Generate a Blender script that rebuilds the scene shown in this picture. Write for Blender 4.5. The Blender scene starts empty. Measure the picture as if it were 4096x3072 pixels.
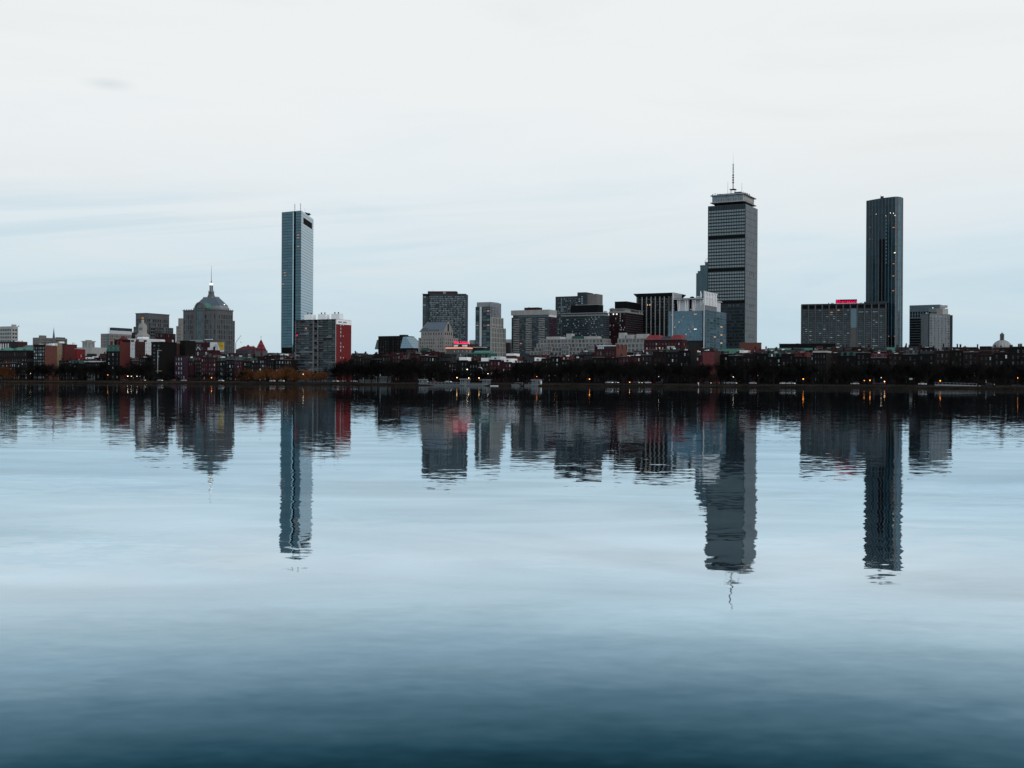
import bpy, math, random
from mathutils import Matrix, Vector
R = random.Random(7)
rad = math.radians
sc = bpy.context.scene
COL = sc.collection

# ------------------------------------------------------------------ camera, sky, sun, exposure
F = 4800.0            # focal length in photo pixels (photo 4096 x 3072)
ROLL = 0.0052         # the photo leans a little
HZ = 1532.0           # horizon row at the picture centre
EYE = 2.0             # camera height above the water
cam = bpy.data.cameras.new('camera')
cam.sensor_width = 36.0
cam.lens = 36.0 * F / 4096.0
cam.clip_start = 0.5
cam.clip_end = 30000
cam.shift_y = (HZ - 1536.0) / 4096.0
camo = bpy.data.objects.new('camera', cam)
COL.objects.link(camo)
camo.matrix_world = Matrix.Translation((0, 0, EYE)) @ Matrix.Rotation(rad(90), 4, 'X') @ Matrix.Rotation(ROLL, 4, 'Z')
sc.camera = camo


def lin(r, g, b):
    f = lambda c: (c / 255 / 12.92) if c / 255 <= 0.04045 else ((c / 255 + 0.055) / 1.055) ** 2.4
    return (f(r), f(g), f(b), 1)


def build_world():
    w = bpy.data.worlds.new('World')
    sc.world = w
    w.use_nodes = True
    nt = w.node_tree
    N, L = nt.nodes, nt.links
    bg = N['Background']
    sky = N.new('ShaderNodeTexSky')
    sky.sky_type = 'NISHITA'
    sky.sun_disc = False
    sky.sun_elevation = rad(4)
    sky.sun_rotation = rad(115)
    tc = N.new('ShaderNodeTexCoord')
    sx = N.new('ShaderNodeSeparateXYZ')
    L.new(tc.outputs['Generated'], sx.inputs[0])
    # streaks of thin cloud: direction squeezed in height
    cmb = N.new('ShaderNodeCombineXYZ')
    m = N.new('ShaderNodeMath'); m.operation = 'MULTIPLY'; m.inputs[1].default_value = 6.5
    L.new(sx.outputs['Z'], m.inputs[0])
    L.new(sx.outputs['X'], cmb.inputs[0]); L.new(sx.outputs['Y'], cmb.inputs[1]); L.new(m.outputs[0], cmb.inputs[2])
    ns = N.new('ShaderNodeTexNoise')
    ns.inputs['Scale'].default_value = 2.6
    ns.inputs['Detail'].default_value = 6
    ns.inputs['Roughness'].default_value = 0.55
    ns.inputs['Distortion'].default_value = 0.6
    L.new(cmb.outputs[0], ns.inputs['Vector'])
    # overcast sheet: colour by height
    rp = N.new('ShaderNodeValToRGB')
    cr = rp.color_ramp
    stops = [(0.0, lin(189, 214, 227)), (0.04, lin(196, 218, 229)), (0.085, lin(211, 227, 235)), (0.15, lin(229, 237, 241)),
             (0.21, lin(238, 241, 242)), (0.46, lin(236, 240, 242)), (0.66, lin(190, 209, 223)), (1.0, lin(142, 172, 198))]
    cr.elements[0].position, cr.elements[0].color = stops[0]
    cr.elements[1].position, cr.elements[1].color = stops[-1]
    for p, c in stops[1:-1]:
        e = cr.elements.new(p); e.color = c
    # the noise shifts the height a little, so the sheet is ragged
    ma = N.new('ShaderNodeMath'); ma.operation = 'MULTIPLY_ADD'
    ma.inputs[1].default_value = 0.20; 
    mb = N.new('ShaderNodeMath'); mb.operation = 'ADD'; mb.inputs[1].default_value = -0.10
    L.new(sx.outputs['Z'], mb.inputs[0])
    L.new(ns.outputs['Fac'], ma.inputs[0]); L.new(mb.outputs[0], ma.inputs[2])
    L.new(ma.outputs[0], rp.inputs[0])
    # clear sky through thin places, low down
    gap = N.new('ShaderNodeValToRGB')
    gap.color_ramp.elements[0].position = 0.46; gap.color_ramp.elements[0].color = (0, 0, 0, 1)
    gap.color_ramp.elements[1].position = 0.75; gap.color_ramp.elements[1].color = (0.09, 0.09, 0.09, 1)
    L.new(ns.outputs['Fac'], gap.inputs[0])
    sc_ = N.new('ShaderNodeMix'); sc_.data_type = 'RGBA'; sc_.blend_type = 'MULTIPLY'
    sc_.inputs['Factor'].default_value = 1
    sc_.inputs['B'].default_value = (0.1, 0.1, 0.1, 1)
    L.new(sky.outputs[0], sc_.inputs['A'])
    mx = N.new('ShaderNodeMix'); mx.data_type = 'RGBA'
    L.new(gap.outputs[0], mx.inputs['Factor'])
    L.new(rp.outputs[0], mx.inputs['A']); L.new(sc_.outputs['Result'], mx.inputs['B'])
    # low blue-grey streaks to the left, and one small grey wisp higher up
    def band(src, pts_):
        r = N.new('ShaderNodeValToRGB'); e = r.color_ramp.elements
        e[0].position, e[1].position = pts_[0][0], pts_[-1][0]
        e[0].color = (pts_[0][1],) * 3 + (1,); e[1].color = (pts_[-1][1],) * 3 + (1,)
        for p_, v_ in pts_[1:-1]:
            k = r.color_ramp.elements.new(p_); k.color = (v_,) * 3 + (1,)
        L.new(src, r.inputs[0])
        return r.outputs[0]

    def mul(a, c):
        k = N.new('ShaderNodeMath'); k.operation = 'MULTIPLY'
        L.new(a, k.inputs[0])
        if isinstance(c, float):
            k.inputs[1].default_value = c
        else:
            L.new(c, k.inputs[1])
        return k.outputs[0]
    cm2 = N.new('ShaderNodeCombineXYZ')
    m2 = N.new('ShaderNodeMath'); m2.operation = 'MULTIPLY_ADD'; m2.inputs[1].default_value = 22.0
    m3 = N.new('ShaderNodeMath'); m3.operation = 'MULTIPLY'; m3.inputs[1].default_value = -2.2
    L.new(sx.outputs['X'], m3.inputs[0]); L.new(sx.outputs['Z'], m2.inputs[0]); L.new(m3.outputs[0], m2.inputs[2])
    L.new(sx.outputs['X'], cm2.inputs[0]); L.new(sx.outputs['Y'], cm2.inputs[1]); L.new(m2.outputs[0], cm2.inputs[2])
    n2 = N.new('ShaderNodeTexNoise'); n2.inputs['Scale'].default_value = 2.2; n2.inputs['Detail'].default_value = 5; n2.inputs['Distortion'].default_value = 0.8
    L.new(cm2.outputs[0], n2.inputs['Vector'])
    xm_ = N.new('ShaderNodeMath'); xm_.operation = 'MULTIPLY_ADD'; xm_.inputs[1].default_value = 0.5; xm_.inputs[2].default_value = 0.5
    L.new(sx.outputs['X'], xm_.inputs[0])
    f = mul(mul(band(n2.outputs['Fac'], [(0.44, 0), (0.62, 1)]), band(sx.outputs['Z'], [(0.01, 0.3), (0.07, 0.9), (0.13, 1.0), (0.17, 0)])), band(xm_.outputs[0], [(0.33, 1), (0.62, 0.22)]))
    mx2 = N.new('ShaderNodeMix'); mx2.data_type = 'RGBA'; mx2.inputs['B'].default_value = lin(180, 208, 222)
    L.new(mul(f, 0.38), mx2.inputs['Factor']); L.new(mx.outputs['Result'], mx2.inputs['A'])
    wd = N.new('ShaderNodeVectorMath'); wd.operation = 'SUBTRACT'
    dv = Vector(((430 - 2048) / F, 1, (HZ - 345) / F)).normalized()
    wd.inputs[1].default_value = dv
    L.new(tc.outputs['Generated'], wd.inputs[0])
    wmp = N.new('ShaderNodeMapping'); wmp.inputs['Scale'].default_value = (1, 0.3, 3.6); wmp.inputs['Rotation'].default_value = (0, 0.22, 0)
    L.new(wd.outputs[0], wmp.inputs['Vector'])
    wl = N.new('ShaderNodeVectorMath'); wl.operation = 'LENGTH'; L.new(wmp.outputs[0], wl.inputs[0])
    wf = mul(band(wl.outputs['Value'], [(0.0, 1), (0.022, 0)]), n2.outputs['Fac'])
    mx3 = N.new('ShaderNodeMix'); mx3.data_type = 'RGBA'; mx3.inputs['B'].default_value = lin(196, 210, 216)
    L.new(mul(wf, 0.9), mx3.inputs['Factor']); L.new(mx2.outputs['Result'], mx3.inputs['A'])
    L.new(mx3.outputs['Result'], bg.inputs['Color'])
    bg.inputs['Strength'].default_value = 1.0


build_world()
sun = bpy.data.lights.new('sun', 'SUN')
sun.energy = 1.0
sun.angle = rad(40)
sun.color = (1.0, 0.96, 0.92)
suno = bpy.data.objects.new('sun', sun)
COL.objects.link(suno)
suno.rotation_euler = Vector((-0.62, 0.74, -0.27)).to_track_quat('-Z', 'Y').to_euler()
sc.view_settings.view_transform = 'Standard'
sc.view_settings.look = 'None'
sc.view_settings.exposure = 0.0
sc.view_settings.gamma = 1.0
sc.cycles.max_bounces = 5
sc.cycles.sample_clamp_indirect = 4.0

# ------------------------------------------------------------------ materials
MATS = {}


def mat(name, col, rough=0.75, metal=0.0, var=0.18, scale=0.25, spec=0.08, rand=0.0, emis=None, es=0.0, bump=0.0, streak=False):
    if name in MATS:
        return MATS[name]
    m = bpy.data.materials.new(name)
    m.use_nodes = True
    nt = m.node_tree
    N, L = nt.nodes, nt.links
    p = N['Principled BSDF']
    p.inputs['Roughness'].default_value = rough
    p.inputs['Metallic'].default_value = metal
    p.inputs['Specular IOR Level'].default_value = spec
    tc = N.new('ShaderNodeTexCoord')
    mp = N.new('ShaderNodeMapping')
    mp.inputs['Scale'].default_value = (1, 1, 0.25) if streak else (1, 1, 1)
    L.new(tc.outputs['Object'], mp.inputs['Vector'])
    ns = N.new('ShaderNodeTexNoise')
    ns.inputs['Scale'].default_value = scale
    ns.inputs['Detail'].default_value = 5
    ns.inputs['Roughness'].default_value = 0.65
    L.new(mp.outputs[0], ns.inputs['Vector'])
    mr = N.new('ShaderNodeMapRange')
    mr.inputs['From Min'].default_value = 0.3; mr.inputs['From Max'].default_value = 0.7
    mr.inputs['To Min'].default_value = 1 - var; mr.inputs['To Max'].default_value = 1 + var
    L.new(ns.outputs['Fac'], mr.inputs['Value'])
    val = mr.outputs[0]
    if rand:
        oi = N.new('ShaderNodeObjectInfo')
        mr2 = N.new('ShaderNodeMapRange')
        mr2.inputs['To Min'].default_value = 1 - rand; mr2.inputs['To Max'].default_value = 1 + rand
        L.new(oi.outputs['Random'], mr2.inputs['Value'])
        mm = N.new('ShaderNodeMath'); mm.operation = 'MULTIPLY'
        L.new(val, mm.inputs[0]); L.new(mr2.outputs[0], mm.inputs[1])
        val = mm.outputs[0]
    mx = N.new('ShaderNodeVectorMath'); mx.operation = 'SCALE'
    mx.inputs[0].default_value = col[:3]
    L.new(val, mx.inputs['Scale'])
    L.new(mx.outputs[0], p.inputs['Base Color'])
    if bump:
        b = N.new('ShaderNodeBump'); b.inputs['Distance'].default_value = bump
        L.new(ns.outputs['Fac'], b.inputs['Height']); L.new(b.outputs[0], p.inputs['Normal'])
    if emis:
        p.inputs['Emission Color'].default_value = (*emis, 1)
        p.inputs['Emission Strength'].default_value = es
    MATS[name] = m
    return m


concrete = mat('concrete_grey', (0.158, 0.178, 0.192), streak=True)
tower_grey = mat('tower_grey_metal', (0.045, 0.060, 0.070), streak=True)
blue_clad = mat('blue_cladding', (0.062, 0.112, 0.142), streak=True)
concrete_l = mat('concrete_pale', (0.33, 0.33, 0.325), streak=True)
concrete_d = mat('concrete_dark', (0.038, 0.051, 0.060), streak=True)
concrete_w = mat('concrete_warm', (0.155, 0.15, 0.147), streak=True)
stone = mat('stone_beige', (0.225, 0.212, 0.205), streak=True)
stone_d = mat('stone_brown_grey', (0.100, 0.102, 0.108), streak=True)
stone_p = mat('stone_pale', (0.32, 0.315, 0.305), streak=True)
brick_r = mat('brick_red', (0.088, 0.025, 0.023), scale=0.6)
brick_v = mat('brick_vivid_red', (0.15, 0.021, 0.023), scale=0.6)
brick_p = mat('brick_pink', (0.125, 0.037, 0.042), scale=0.6)
brick_o = mat('brick_orange', (0.115, 0.047, 0.038), scale=0.6)
brick_b = mat('brick_brown', (0.045, 0.024, 0.022), scale=0.6)
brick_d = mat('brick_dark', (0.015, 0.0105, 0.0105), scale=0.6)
brick_k = mat('brick_black', (0.008, 0.0075, 0.0075), scale=0.6)  # near-black brick, darkest of the brick tones
brick_m = mat('brick_maroon', (0.038, 0.011, 0.014), scale=0.6)
brick_u = mat('brick_purple', (0.036, 0.020, 0.033), scale=0.6)
cream = mat('cream_render', (0.22, 0.17, 0.105))
white = mat('white_paint', (0.78, 0.79, 0.80), var=0.06)
grey_w = mat('grey_white_paint', (0.50, 0.53, 0.56), var=0.08)
metal_d = mat('dark_metal', (0.020, 0.022, 0.025), rough=0.6, spec=0.12)
metal_k = mat('black_louvre', (0.008, 0.009, 0.010), rough=0.8, spec=0.03)
metal_g = mat('grey_metal', (0.20, 0.22, 0.24), rough=0.45, spec=0.4)
metal_b = mat('blue_grey_metal', (0.10, 0.145, 0.175), rough=0.5, spec=0.4)
copper = mat('green_copper', (0.085, 0.20, 0.165), scale=0.5)
copper_d = mat('dark_green_copper', (0.035, 0.085, 0.075), scale=0.5)
slate = mat('slate_roof', (0.035, 0.038, 0.043), scale=0.8)
slate_b = mat('blue_slate_roof', (0.11, 0.135, 0.165), scale=0.8)
tarroof = mat('tar_roof', (0.045, 0.045, 0.045))
paleroof = mat('pale_roof', (0.38, 0.40, 0.42))
redroof = mat('red_tile_roof', (0.22, 0.036, 0.043), scale=0.8)
maroonroof = mat('maroon_tile_roof', (0.10, 0.022, 0.026), scale=0.8)
gold = mat('gilded_metal', (0.62, 0.33, 0.07), rough=0.35, metal=0.8)
g_dark = mat('glass_dark', (0.010, 0.014, 0.018), rough=0.15, spec=0.35, rand=0.5, var=0.05)
g_mid = mat('glass_mid', (0.035, 0.062, 0.075), rough=0.2, spec=0.6, rand=0.4, var=0.08)
g_teal = mat('glass_teal', (0.03, 0.075, 0.085), rough=0.2, spec=0.6, rand=0.35, var=0.08)
g_blue = mat('glass_blue', (0.07, 0.13, 0.17), rough=0.2, spec=0.6, rand=0.2, var=0.08)
g_sky = mat('mirror_glass', (0.080, 0.135, 0.162), rough=0.10, metal=0.75, rand=0.10, var=0.06, scale=0.05)
g_sky2 = mat('mirror_glass_bright', (0.20, 0.285, 0.335), rough=0.10, metal=0.75, rand=0.06, var=0.05, scale=0.05)  # lighter copy of the mirror glass, sky reflection put into its colour
g_curt = mat('curtain_glass', (0.10, 0.175, 0.225), rough=0.15, metal=0.5, rand=0.14, var=0.12, scale=0.12)
g_ink = mat('ink_glass', (0.008, 0.030, 0.042), rough=0.12, spec=0.22, rand=0.25, var=0.2, scale=0.08)
blind = mat('window_blind', (0.37, 0.455, 0.485), rough=0.5, rand=0.22, var=0.06)
blind_d = mat('window_blind_dim', (0.115, 0.145, 0.155), rough=0.5, rand=0.4, var=0.06)
blind_w = mat('window_blind_white', (0.60, 0.63, 0.66), rough=0.5, rand=0.2, var=0.06)
lit = mat('lit_window_warm', (0.4, 0.25, 0.12), emis=(1.0, 0.58, 0.30), es=0.6, rand=0.3)
lit_o = mat('lit_window_orange', (0.3, 0.15, 0.08), emis=(1.0, 0.40, 0.18), es=0.40, rand=0.3)
lit_w = mat('lit_window_white', (0.6, 0.6, 0.55), emis=(1.0, 0.93, 0.80), es=1.6)
LITS = (lit, lit_o, lit_w)
sign_red = mat('red_neon', (0.6, 0.0, 0.05), emis=(1.0, 0.004, 0.10), es=1.25)
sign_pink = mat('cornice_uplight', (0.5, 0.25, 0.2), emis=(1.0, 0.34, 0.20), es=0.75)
lamp_o = mat('lamp_sodium', (1, 0.5, 0.1), emis=(1.0, 0.27, 0.035), es=4.5)
lamp_w = mat('lamp_white', (1, 0.9, 0.7), emis=(1.0, 0.86, 0.60), es=5)
lamp_y = mat('lamp_warm', (1, 0.7, 0.4), emis=(1.0, 0.52, 0.20), es=4.5)
yellow = mat('yellow_paint', (0.42, 0.28, 0.045))
bark = mat('bark', (0.016, 0.014, 0.013), rough=0.9, spec=0.02)
twig = mat('winter_twigs', (0.011, 0.0105, 0.0105), rough=0.9, rand=0.3, spec=0.02)
willow = mat('willow_twigs', (0.105, 0.042, 0.017), rough=0.9, rand=0.5, scale=0.6)
reed = mat('dead_grass', (0.060, 0.038, 0.025), rough=0.9, scale=0.5, var=0.4)
tyre_m = mat('tyre_rubber', (0.02, 0.02, 0.02), rough=0.8)
granite = mat('granite', (0.10, 0.105, 0.11), scale=1.5)


# ------------------------------------------------------------------ geometry helpers
class G:
    """collects faces for ONE mesh object"""

    def __init__(s):
        s.v, s.f, s.m = [], [], []

    def quad(s, a, b, c, d, m=0):
        n = len(s.v)
        s.v += [a, b, c, d]
        s.f.append((n, n + 1, n + 2, n + 3)); s.m.append(m)

    def box(s, x0, x1, y0, y1, z0, z1, m=0, mtop=None, bottom=True):
        n = len(s.v)
        s.v += [(x0, y0, z0), (x1, y0, z0), (x1, y1, z0), (x0, y1, z0), (x0, y0, z1), (x1, y0, z1), (x1, y1, z1), (x0, y1, z1)]
        fs = [(0, 1, 5, 4), (1, 2, 6, 5), (2, 3, 7, 6), (3, 0, 4, 7), (4, 5, 6, 7)] + ([(3, 2, 1, 0)] if bottom else [])
        for i, f in enumerate(fs):
            s.f.append(tuple(n + k for k in f)); s.m.append(mtop if (i == 4 and mtop is not None) else m)

    def loft(s, polyA, polyB, m=0, cap=True, mtop=None):
        """two closed loops (lists of 3d points), joined; CCW seen from above"""
        n = len(s.v); k = len(polyA)
        s.v += list(polyA) + list(polyB)
        for i in range(k):
            j = (i + 1) % k
            s.f.append((n + i, n + j, n + k + j, n + k + i)); s.m.append(m)
        if cap:
            s.f.append(tuple(n + k + i for i in range(k))); s.m.append(m if mtop is None else mtop)
            s.f.append(tuple(n + i for i in reversed(range(k)))); s.m.append(m)

    def prism(s, poly, z0, z1, m=0, mtop=None):
        s.loft([(x, y, z0) for x, y in poly], [(x, y, z1) for x, y in poly], m, True, mtop)

    def ring(s, cx, cy, prof, n=10, m=0):
        """turned body: prof = [(r, z), ...]"""
        loops = []
        for r, z in prof:
            loops.append([(cx + r * math.cos(2 * math.pi * i / n), cy + r * math.sin(2 * math.pi * i / n), z) for i in range(n)])
        for i in range(len(loops) - 1):
            s.loft(loops[i], loops[i + 1], m, False)
        k = len(s.v); s.v += loops[-1]; s.f.append(tuple(range(k, k + n))); s.m.append(m)

    def tube(s, a, b, ra, rb, n=4, m=0):
        a, b = Vector(a), Vector(b)
        d = (b - a)
        if d.length < 1e-6:
            return
        q = d.to_track_quat('Z', 'Y')
        A = [tuple(a + q @ Vector((ra * math.cos(2 * math.pi * i / n), ra * math.sin(2 * math.pi * i / n), 0))) for i in range(n)]
        B = [tuple(b + q @ Vector((rb * math.cos(2 * math.pi * i / n), rb * math.sin(2 * math.pi * i / n), 0))) for i in range(n)]
        s.loft(A, B, m, n > 3)

    def mesh(s, name, mats):
        me = bpy.data.meshes.new(name)
        me.from_pydata(s.v, [], s.f)
        for m in mats:
            me.materials.append(m)
        if len(mats) > 1:
            me.polygons.foreach_set('material_index', s.m)
        return me

    def obj(s, name, mats, parent=None, loc=(0, 0, 0), rz=0.0):
        if not isinstance(mats, (list, tuple)):
            mats = [mats]
        return put(name, s.mesh(name, mats), parent, loc, rz)


def put(name, me, parent=None, loc=(0, 0, 0), rz=0.0):
    o = bpy.data.objects.new(name, me)
    COL.objects.link(o)
    o.location = loc
    if rz:
        o.rotation_euler = (0, 0, rz)
    if parent:
        o.parent = parent
    return o


def tag(o, label, cat, group=None):
    o['label'] = label; o['category'] = cat
    if group:
        o['group'] = group
    return o


def thing(name, label, cat, loc, rz=0.0, group=None):
    return tag(put(name, None, None, loc, rz), label, cat, group)


def uofs(px, py):
    return (px - 2048.0) / F - ROLL * (HZ - py) / F


def vofs(px, py):
    return (HZ - py) / F + ROLL * (px - 2048.0) / F


PANES = {}


def pane_mesh(w, h, m, sash=None):
    k = (round(w, 2), round(h, 2), m.name, sash.name if sash else '')
    if k not in PANES:
        g = G()
        w, h = k[0], k[1]
        g.box(-w / 2, w / 2, -0.05, 0.05, -h / 2, h / 2, 0)
        if sash:
            t = min(0.09, w * 0.1)
            g.box(-w / 2, w / 2, -0.09, -0.05, -t / 2, t / 2, 1)
            g.box(-w / 2, -w / 2 + t, -0.09, -0.05, -h / 2, -t / 2, 1)
            g.box(w / 2 - t, w / 2, -0.09, -0.05, -h / 2, -t / 2, 1)
            g.box(-w / 2, w / 2, -0.09, -0.05, h / 2 - t, h / 2, 1)
        PANES[k] = g.mesh('window', [m] + ([sash] if sash else []))
    return PANES[k]


def pick(pl):
    t = R.random() * sum(w for _, w in pl)
    for m, w in pl:
        t -= w
        if t <= 0:
            return m
    return pl[-1][0]


def W(cols, rows, ww, wh, m=(0, 0, 0, 0), panes=None, rec=0.35, xs=None, name='window', sash=None, skip=None, fn=None):
    return dict(cols=cols, rows=rows, ww=ww, wh=wh, m=m, panes=panes or [(g_dark, 1)], rec=rec, xs=xs, name=name, sash=sash, skip=skip, fn=fn)


def band(z0, z1, spec):
    return (z0, z1, spec)


class Bld:
    """a building in its own frame: origin at its near corner, +x along the street to the right, +y away"""

    def __init__(s, name, label, cat, xc, yref, D, phi=28.0, g=2.4, group=None, loc=None):
        s.phi = rad(phi); s.c, s.s_ = math.cos(s.phi), math.sin(s.phi)
        s.yref = yref; s.g = g
        u = uofs(xc, yref)
        s.C = (u * D, D) if loc is None else loc
        s.root = thing(name, label, cat, (s.C[0], s.C[1], g), -s.phi, group) if name else None
        s.win = []

    def X(s, px, y=0.0, py=None):
        u = uofs(px, s.yref if py is None else py)
        return (u * (s.C[1] + y * s.c) - s.C[0] - y * s.s_) / (s.c + u * s.s_)

    def Y(s, px, x=0.0, py=None):
        u = uofs(px, s.yref if py is None else py)
        return (u * (s.C[1] - x * s.s_) - s.C[0] - x * s.c) / (s.s_ - u * s.c)

    def wpt(s, x, y):
        return (s.C[0] + x * s.c + y * s.s_, s.C[1] - x * s.s_ + y * s.c)

    def Z(s, py, x=0.0, y=0.0):
        wx, wy = s.wpt(x, y)
        u = wx / wy
        return EYE + ((HZ - py) / F + ROLL * u) * wy - s.g

    def face(s, g, org, du, n, Wd, z0, z1, bands, m=0):
        P = lambda a, z, r=0.0: (org[0] + du[0] * a - n[0] * r, org[1] + du[1] * a - n[1] * r, z)
        rz = math.atan2(du[1], du[0])
        zc = z0
        if isinstance(bands, dict):
            bands = [(z0, z1, bands)]
        for b0, b1, sp in sorted(bands or [], key=lambda t: t[0]):
            b0, b1 = max(b0, zc), min(b1, z1)
            if b1 - b0 < 0.05:
                continue
            if b0 > zc + 1e-4:
                g.quad(P(0, zc), P(Wd, zc), P(Wd, b0), P(0, b0), m)
            ml, mr, mb, mt = sp['m']
            xs = sp['xs']
            if xs is None:
                cw = (Wd - ml - mr) / sp['cols']
                xs = [(ml + cw * (i + 0.5 - sp['ww'] / 2), ml + cw * (i + 0.5 + sp['ww'] / 2)) for i in range(sp['cols'])]
            rh = (b1 - b0 - mb - mt) / sp['rows']
            z = b0
            for r in range(sp['rows']):
                lo = b0 + mb + rh * (r + 0.5 - sp['wh'] / 2); hi = lo + rh * sp['wh']
                g.quad(P(0, z), P(Wd, z), P(Wd, lo), P(0, lo), m)
                a = 0.0
                for ci, (p, q) in enumerate(xs):
                    if sp['skip'] and sp['skip'](ci, r):
                        continue
                    g.quad(P(a, lo), P(p, lo), P(p, hi), P(a, hi), m)
                    d = sp['rec']
                    g.quad(P(p, lo), P(q, lo), P(q, lo, d), P(p, lo, d), m)
                    g.quad(P(p, hi, d), P(q, hi, d), P(q, hi), P(p, hi), m)
                    g.quad(P(p, lo), P(p, lo, d), P(p, hi, d), P(p, hi), m)
                    g.quad(P(q, lo, d), P(q, lo), P(q, hi), P(q, hi, d), m)
                    mt_ = sp['fn'](ci, r) if sp['fn'] else None
                    if mt_ is None:
                        mt_ = pick(sp['panes'])
                    if mt_ in LITS and sp['name'] == 'glass_panel':
                        put('lit_window', pane_mesh((q - p) * 0.6, (hi - lo) * 0.34, mt_), s.root, P((p + q) / 2, lo + (hi - lo) * 0.6, -0.06), rz)
                        mt_ = pick(sp['panes'])
                    s.win.append((q - p, hi - lo, P((p + q) / 2, (lo + hi) / 2, d - 0.05), rz, mt_, sp['name'], sp['sash']))
                    a = q
                g.quad(P(a, lo), P(Wd, lo), P(Wd, hi), P(a, hi), m)
                z = hi
            g.quad(P(0, z), P(Wd, z), P(Wd, b1), P(0, b1), m)
            zc = b1
        if zc < z1 - 1e-4:
            g.quad(P(0, zc), P(Wd, zc), P(Wd, z1), P(0, z1), m)

    def block(s, name, mt, x0, x1, y0, y1, z0, z1, front=None, right=None, left=None, roof=None, parent=None):
        g = G()
        mats = [mt, roof or tarroof]
        s.face(g, (x0, y0), (1, 0), (0, -1), x1 - x0, z0, z1, front)
        s.face(g, (x1, y0), (0, 1), (1, 0), y1 - y0, z0, z1, right)
        s.face(g, (x0, y1), (0, -1), (-1, 0), y1 - y0, z0, z1, left)
        g.quad((x1, y1, z0), (x0, y1, z0), (x0, y1, z1), (x1, y1, z1))
        g.quad((x0, y0, z1), (x1, y0, z1), (x1, y1, z1), (x0, y1, z1), 1)
        return g.obj(name, mats, parent or s.root)

    def bx(s, name, mt, x0, x1, y0, y1, z0, z1, parent=None, mtop=None):
        g = G(); g.box(x0, x1, y0, y1, z0, z1, 0, 1 if mtop else None)
        return g.obj(name, [mt] + ([mtop] if mtop else []), parent or s.root)

    def part(s, name, g, mats, parent=None):
        return g.obj(name, mats, parent or s.root)

    def mast(s, name, x, y, z0, z1, r, mt=metal_d, parent=None, n=5, rt=None):
        g = G(); g.tube((x, y, z0), (x, y, z1), r, r * 0.5 if rt is None else rt, n)
        return g.obj(name, mt, parent or s.root)

    def done(s, limit=300):
        s.win.sort(key=lambda w: -round(w[0] * w[1], 1))
        for w, h, loc, rz, m, nm, sash in s.win[:limit]:
            put(nm, pane_mesh(w, h, m, sash), s.root, loc, rz)
        rest = s.win[limit:]
        if rest:
            ms = []
            g = G()
            for w, h, loc, rz, m, nm, sash in rest:
                if m not in ms:
                    ms.append(m)
                c, sn = math.cos(rz), math.sin(rz)
                n = len(g.v)
                for dx, dz in ((-w / 2, -h / 2), (w / 2, -h / 2), (w / 2, h / 2), (-w / 2, h / 2)):
                    g.v.append((loc[0] + dx * c, loc[1] + dx * sn, loc[2] + dz))
                g.f.append((n, n + 1, n + 2, n + 3)); g.m.append(ms.index(m))
            o = g.obj('small_windows', ms, s.root)
            o['kind'] = 'stuff'
        s.win = []


def text_obj(name, txt, mt, parent, loc, height, width, rz=0.0, depth=0.15):
    cu = bpy.data.curves.new(name, 'FONT')
    cu.body = txt; cu.extrude = depth; cu.align_x = 'CENTER'; cu.align_y = 'CENTER'; cu.resolution_u = 3
    to = bpy.data.objects.new(name, cu)
    COL.objects.link(to)
    dg = bpy.context.evaluated_depsgraph_get()
    me = bpy.data.meshes.new_from_object(to.evaluated_get(dg))
    COL.objects.unlink(to); bpy.data.objects.remove(to)
    xs = [v.co.x for v in me.vertices]; ys = [v.co.y for v in me.vertices]
    wx, wy = max(xs) - min(xs), max(ys) - min(ys)
    cx, cy = (max(xs) + min(xs)) / 2, (max(ys) + min(ys)) / 2
    for v in me.vertices:
        x, y, z = v.co
        v.co = ((x - cx) * width / wx, -z, (y - cy) * height / wy)
    me.materials.clear(); me.materials.append(mt)
    return put(name, me, parent, loc, rz)


# ------------------------------------------------------------------ setting: water, bank, road, path
SH = Bld(None, '', '', 2048, 1532, 735, loc=(0.0, 735.0))       # street grid: s along the shore, t inland
SH.g = 0.0


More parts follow.
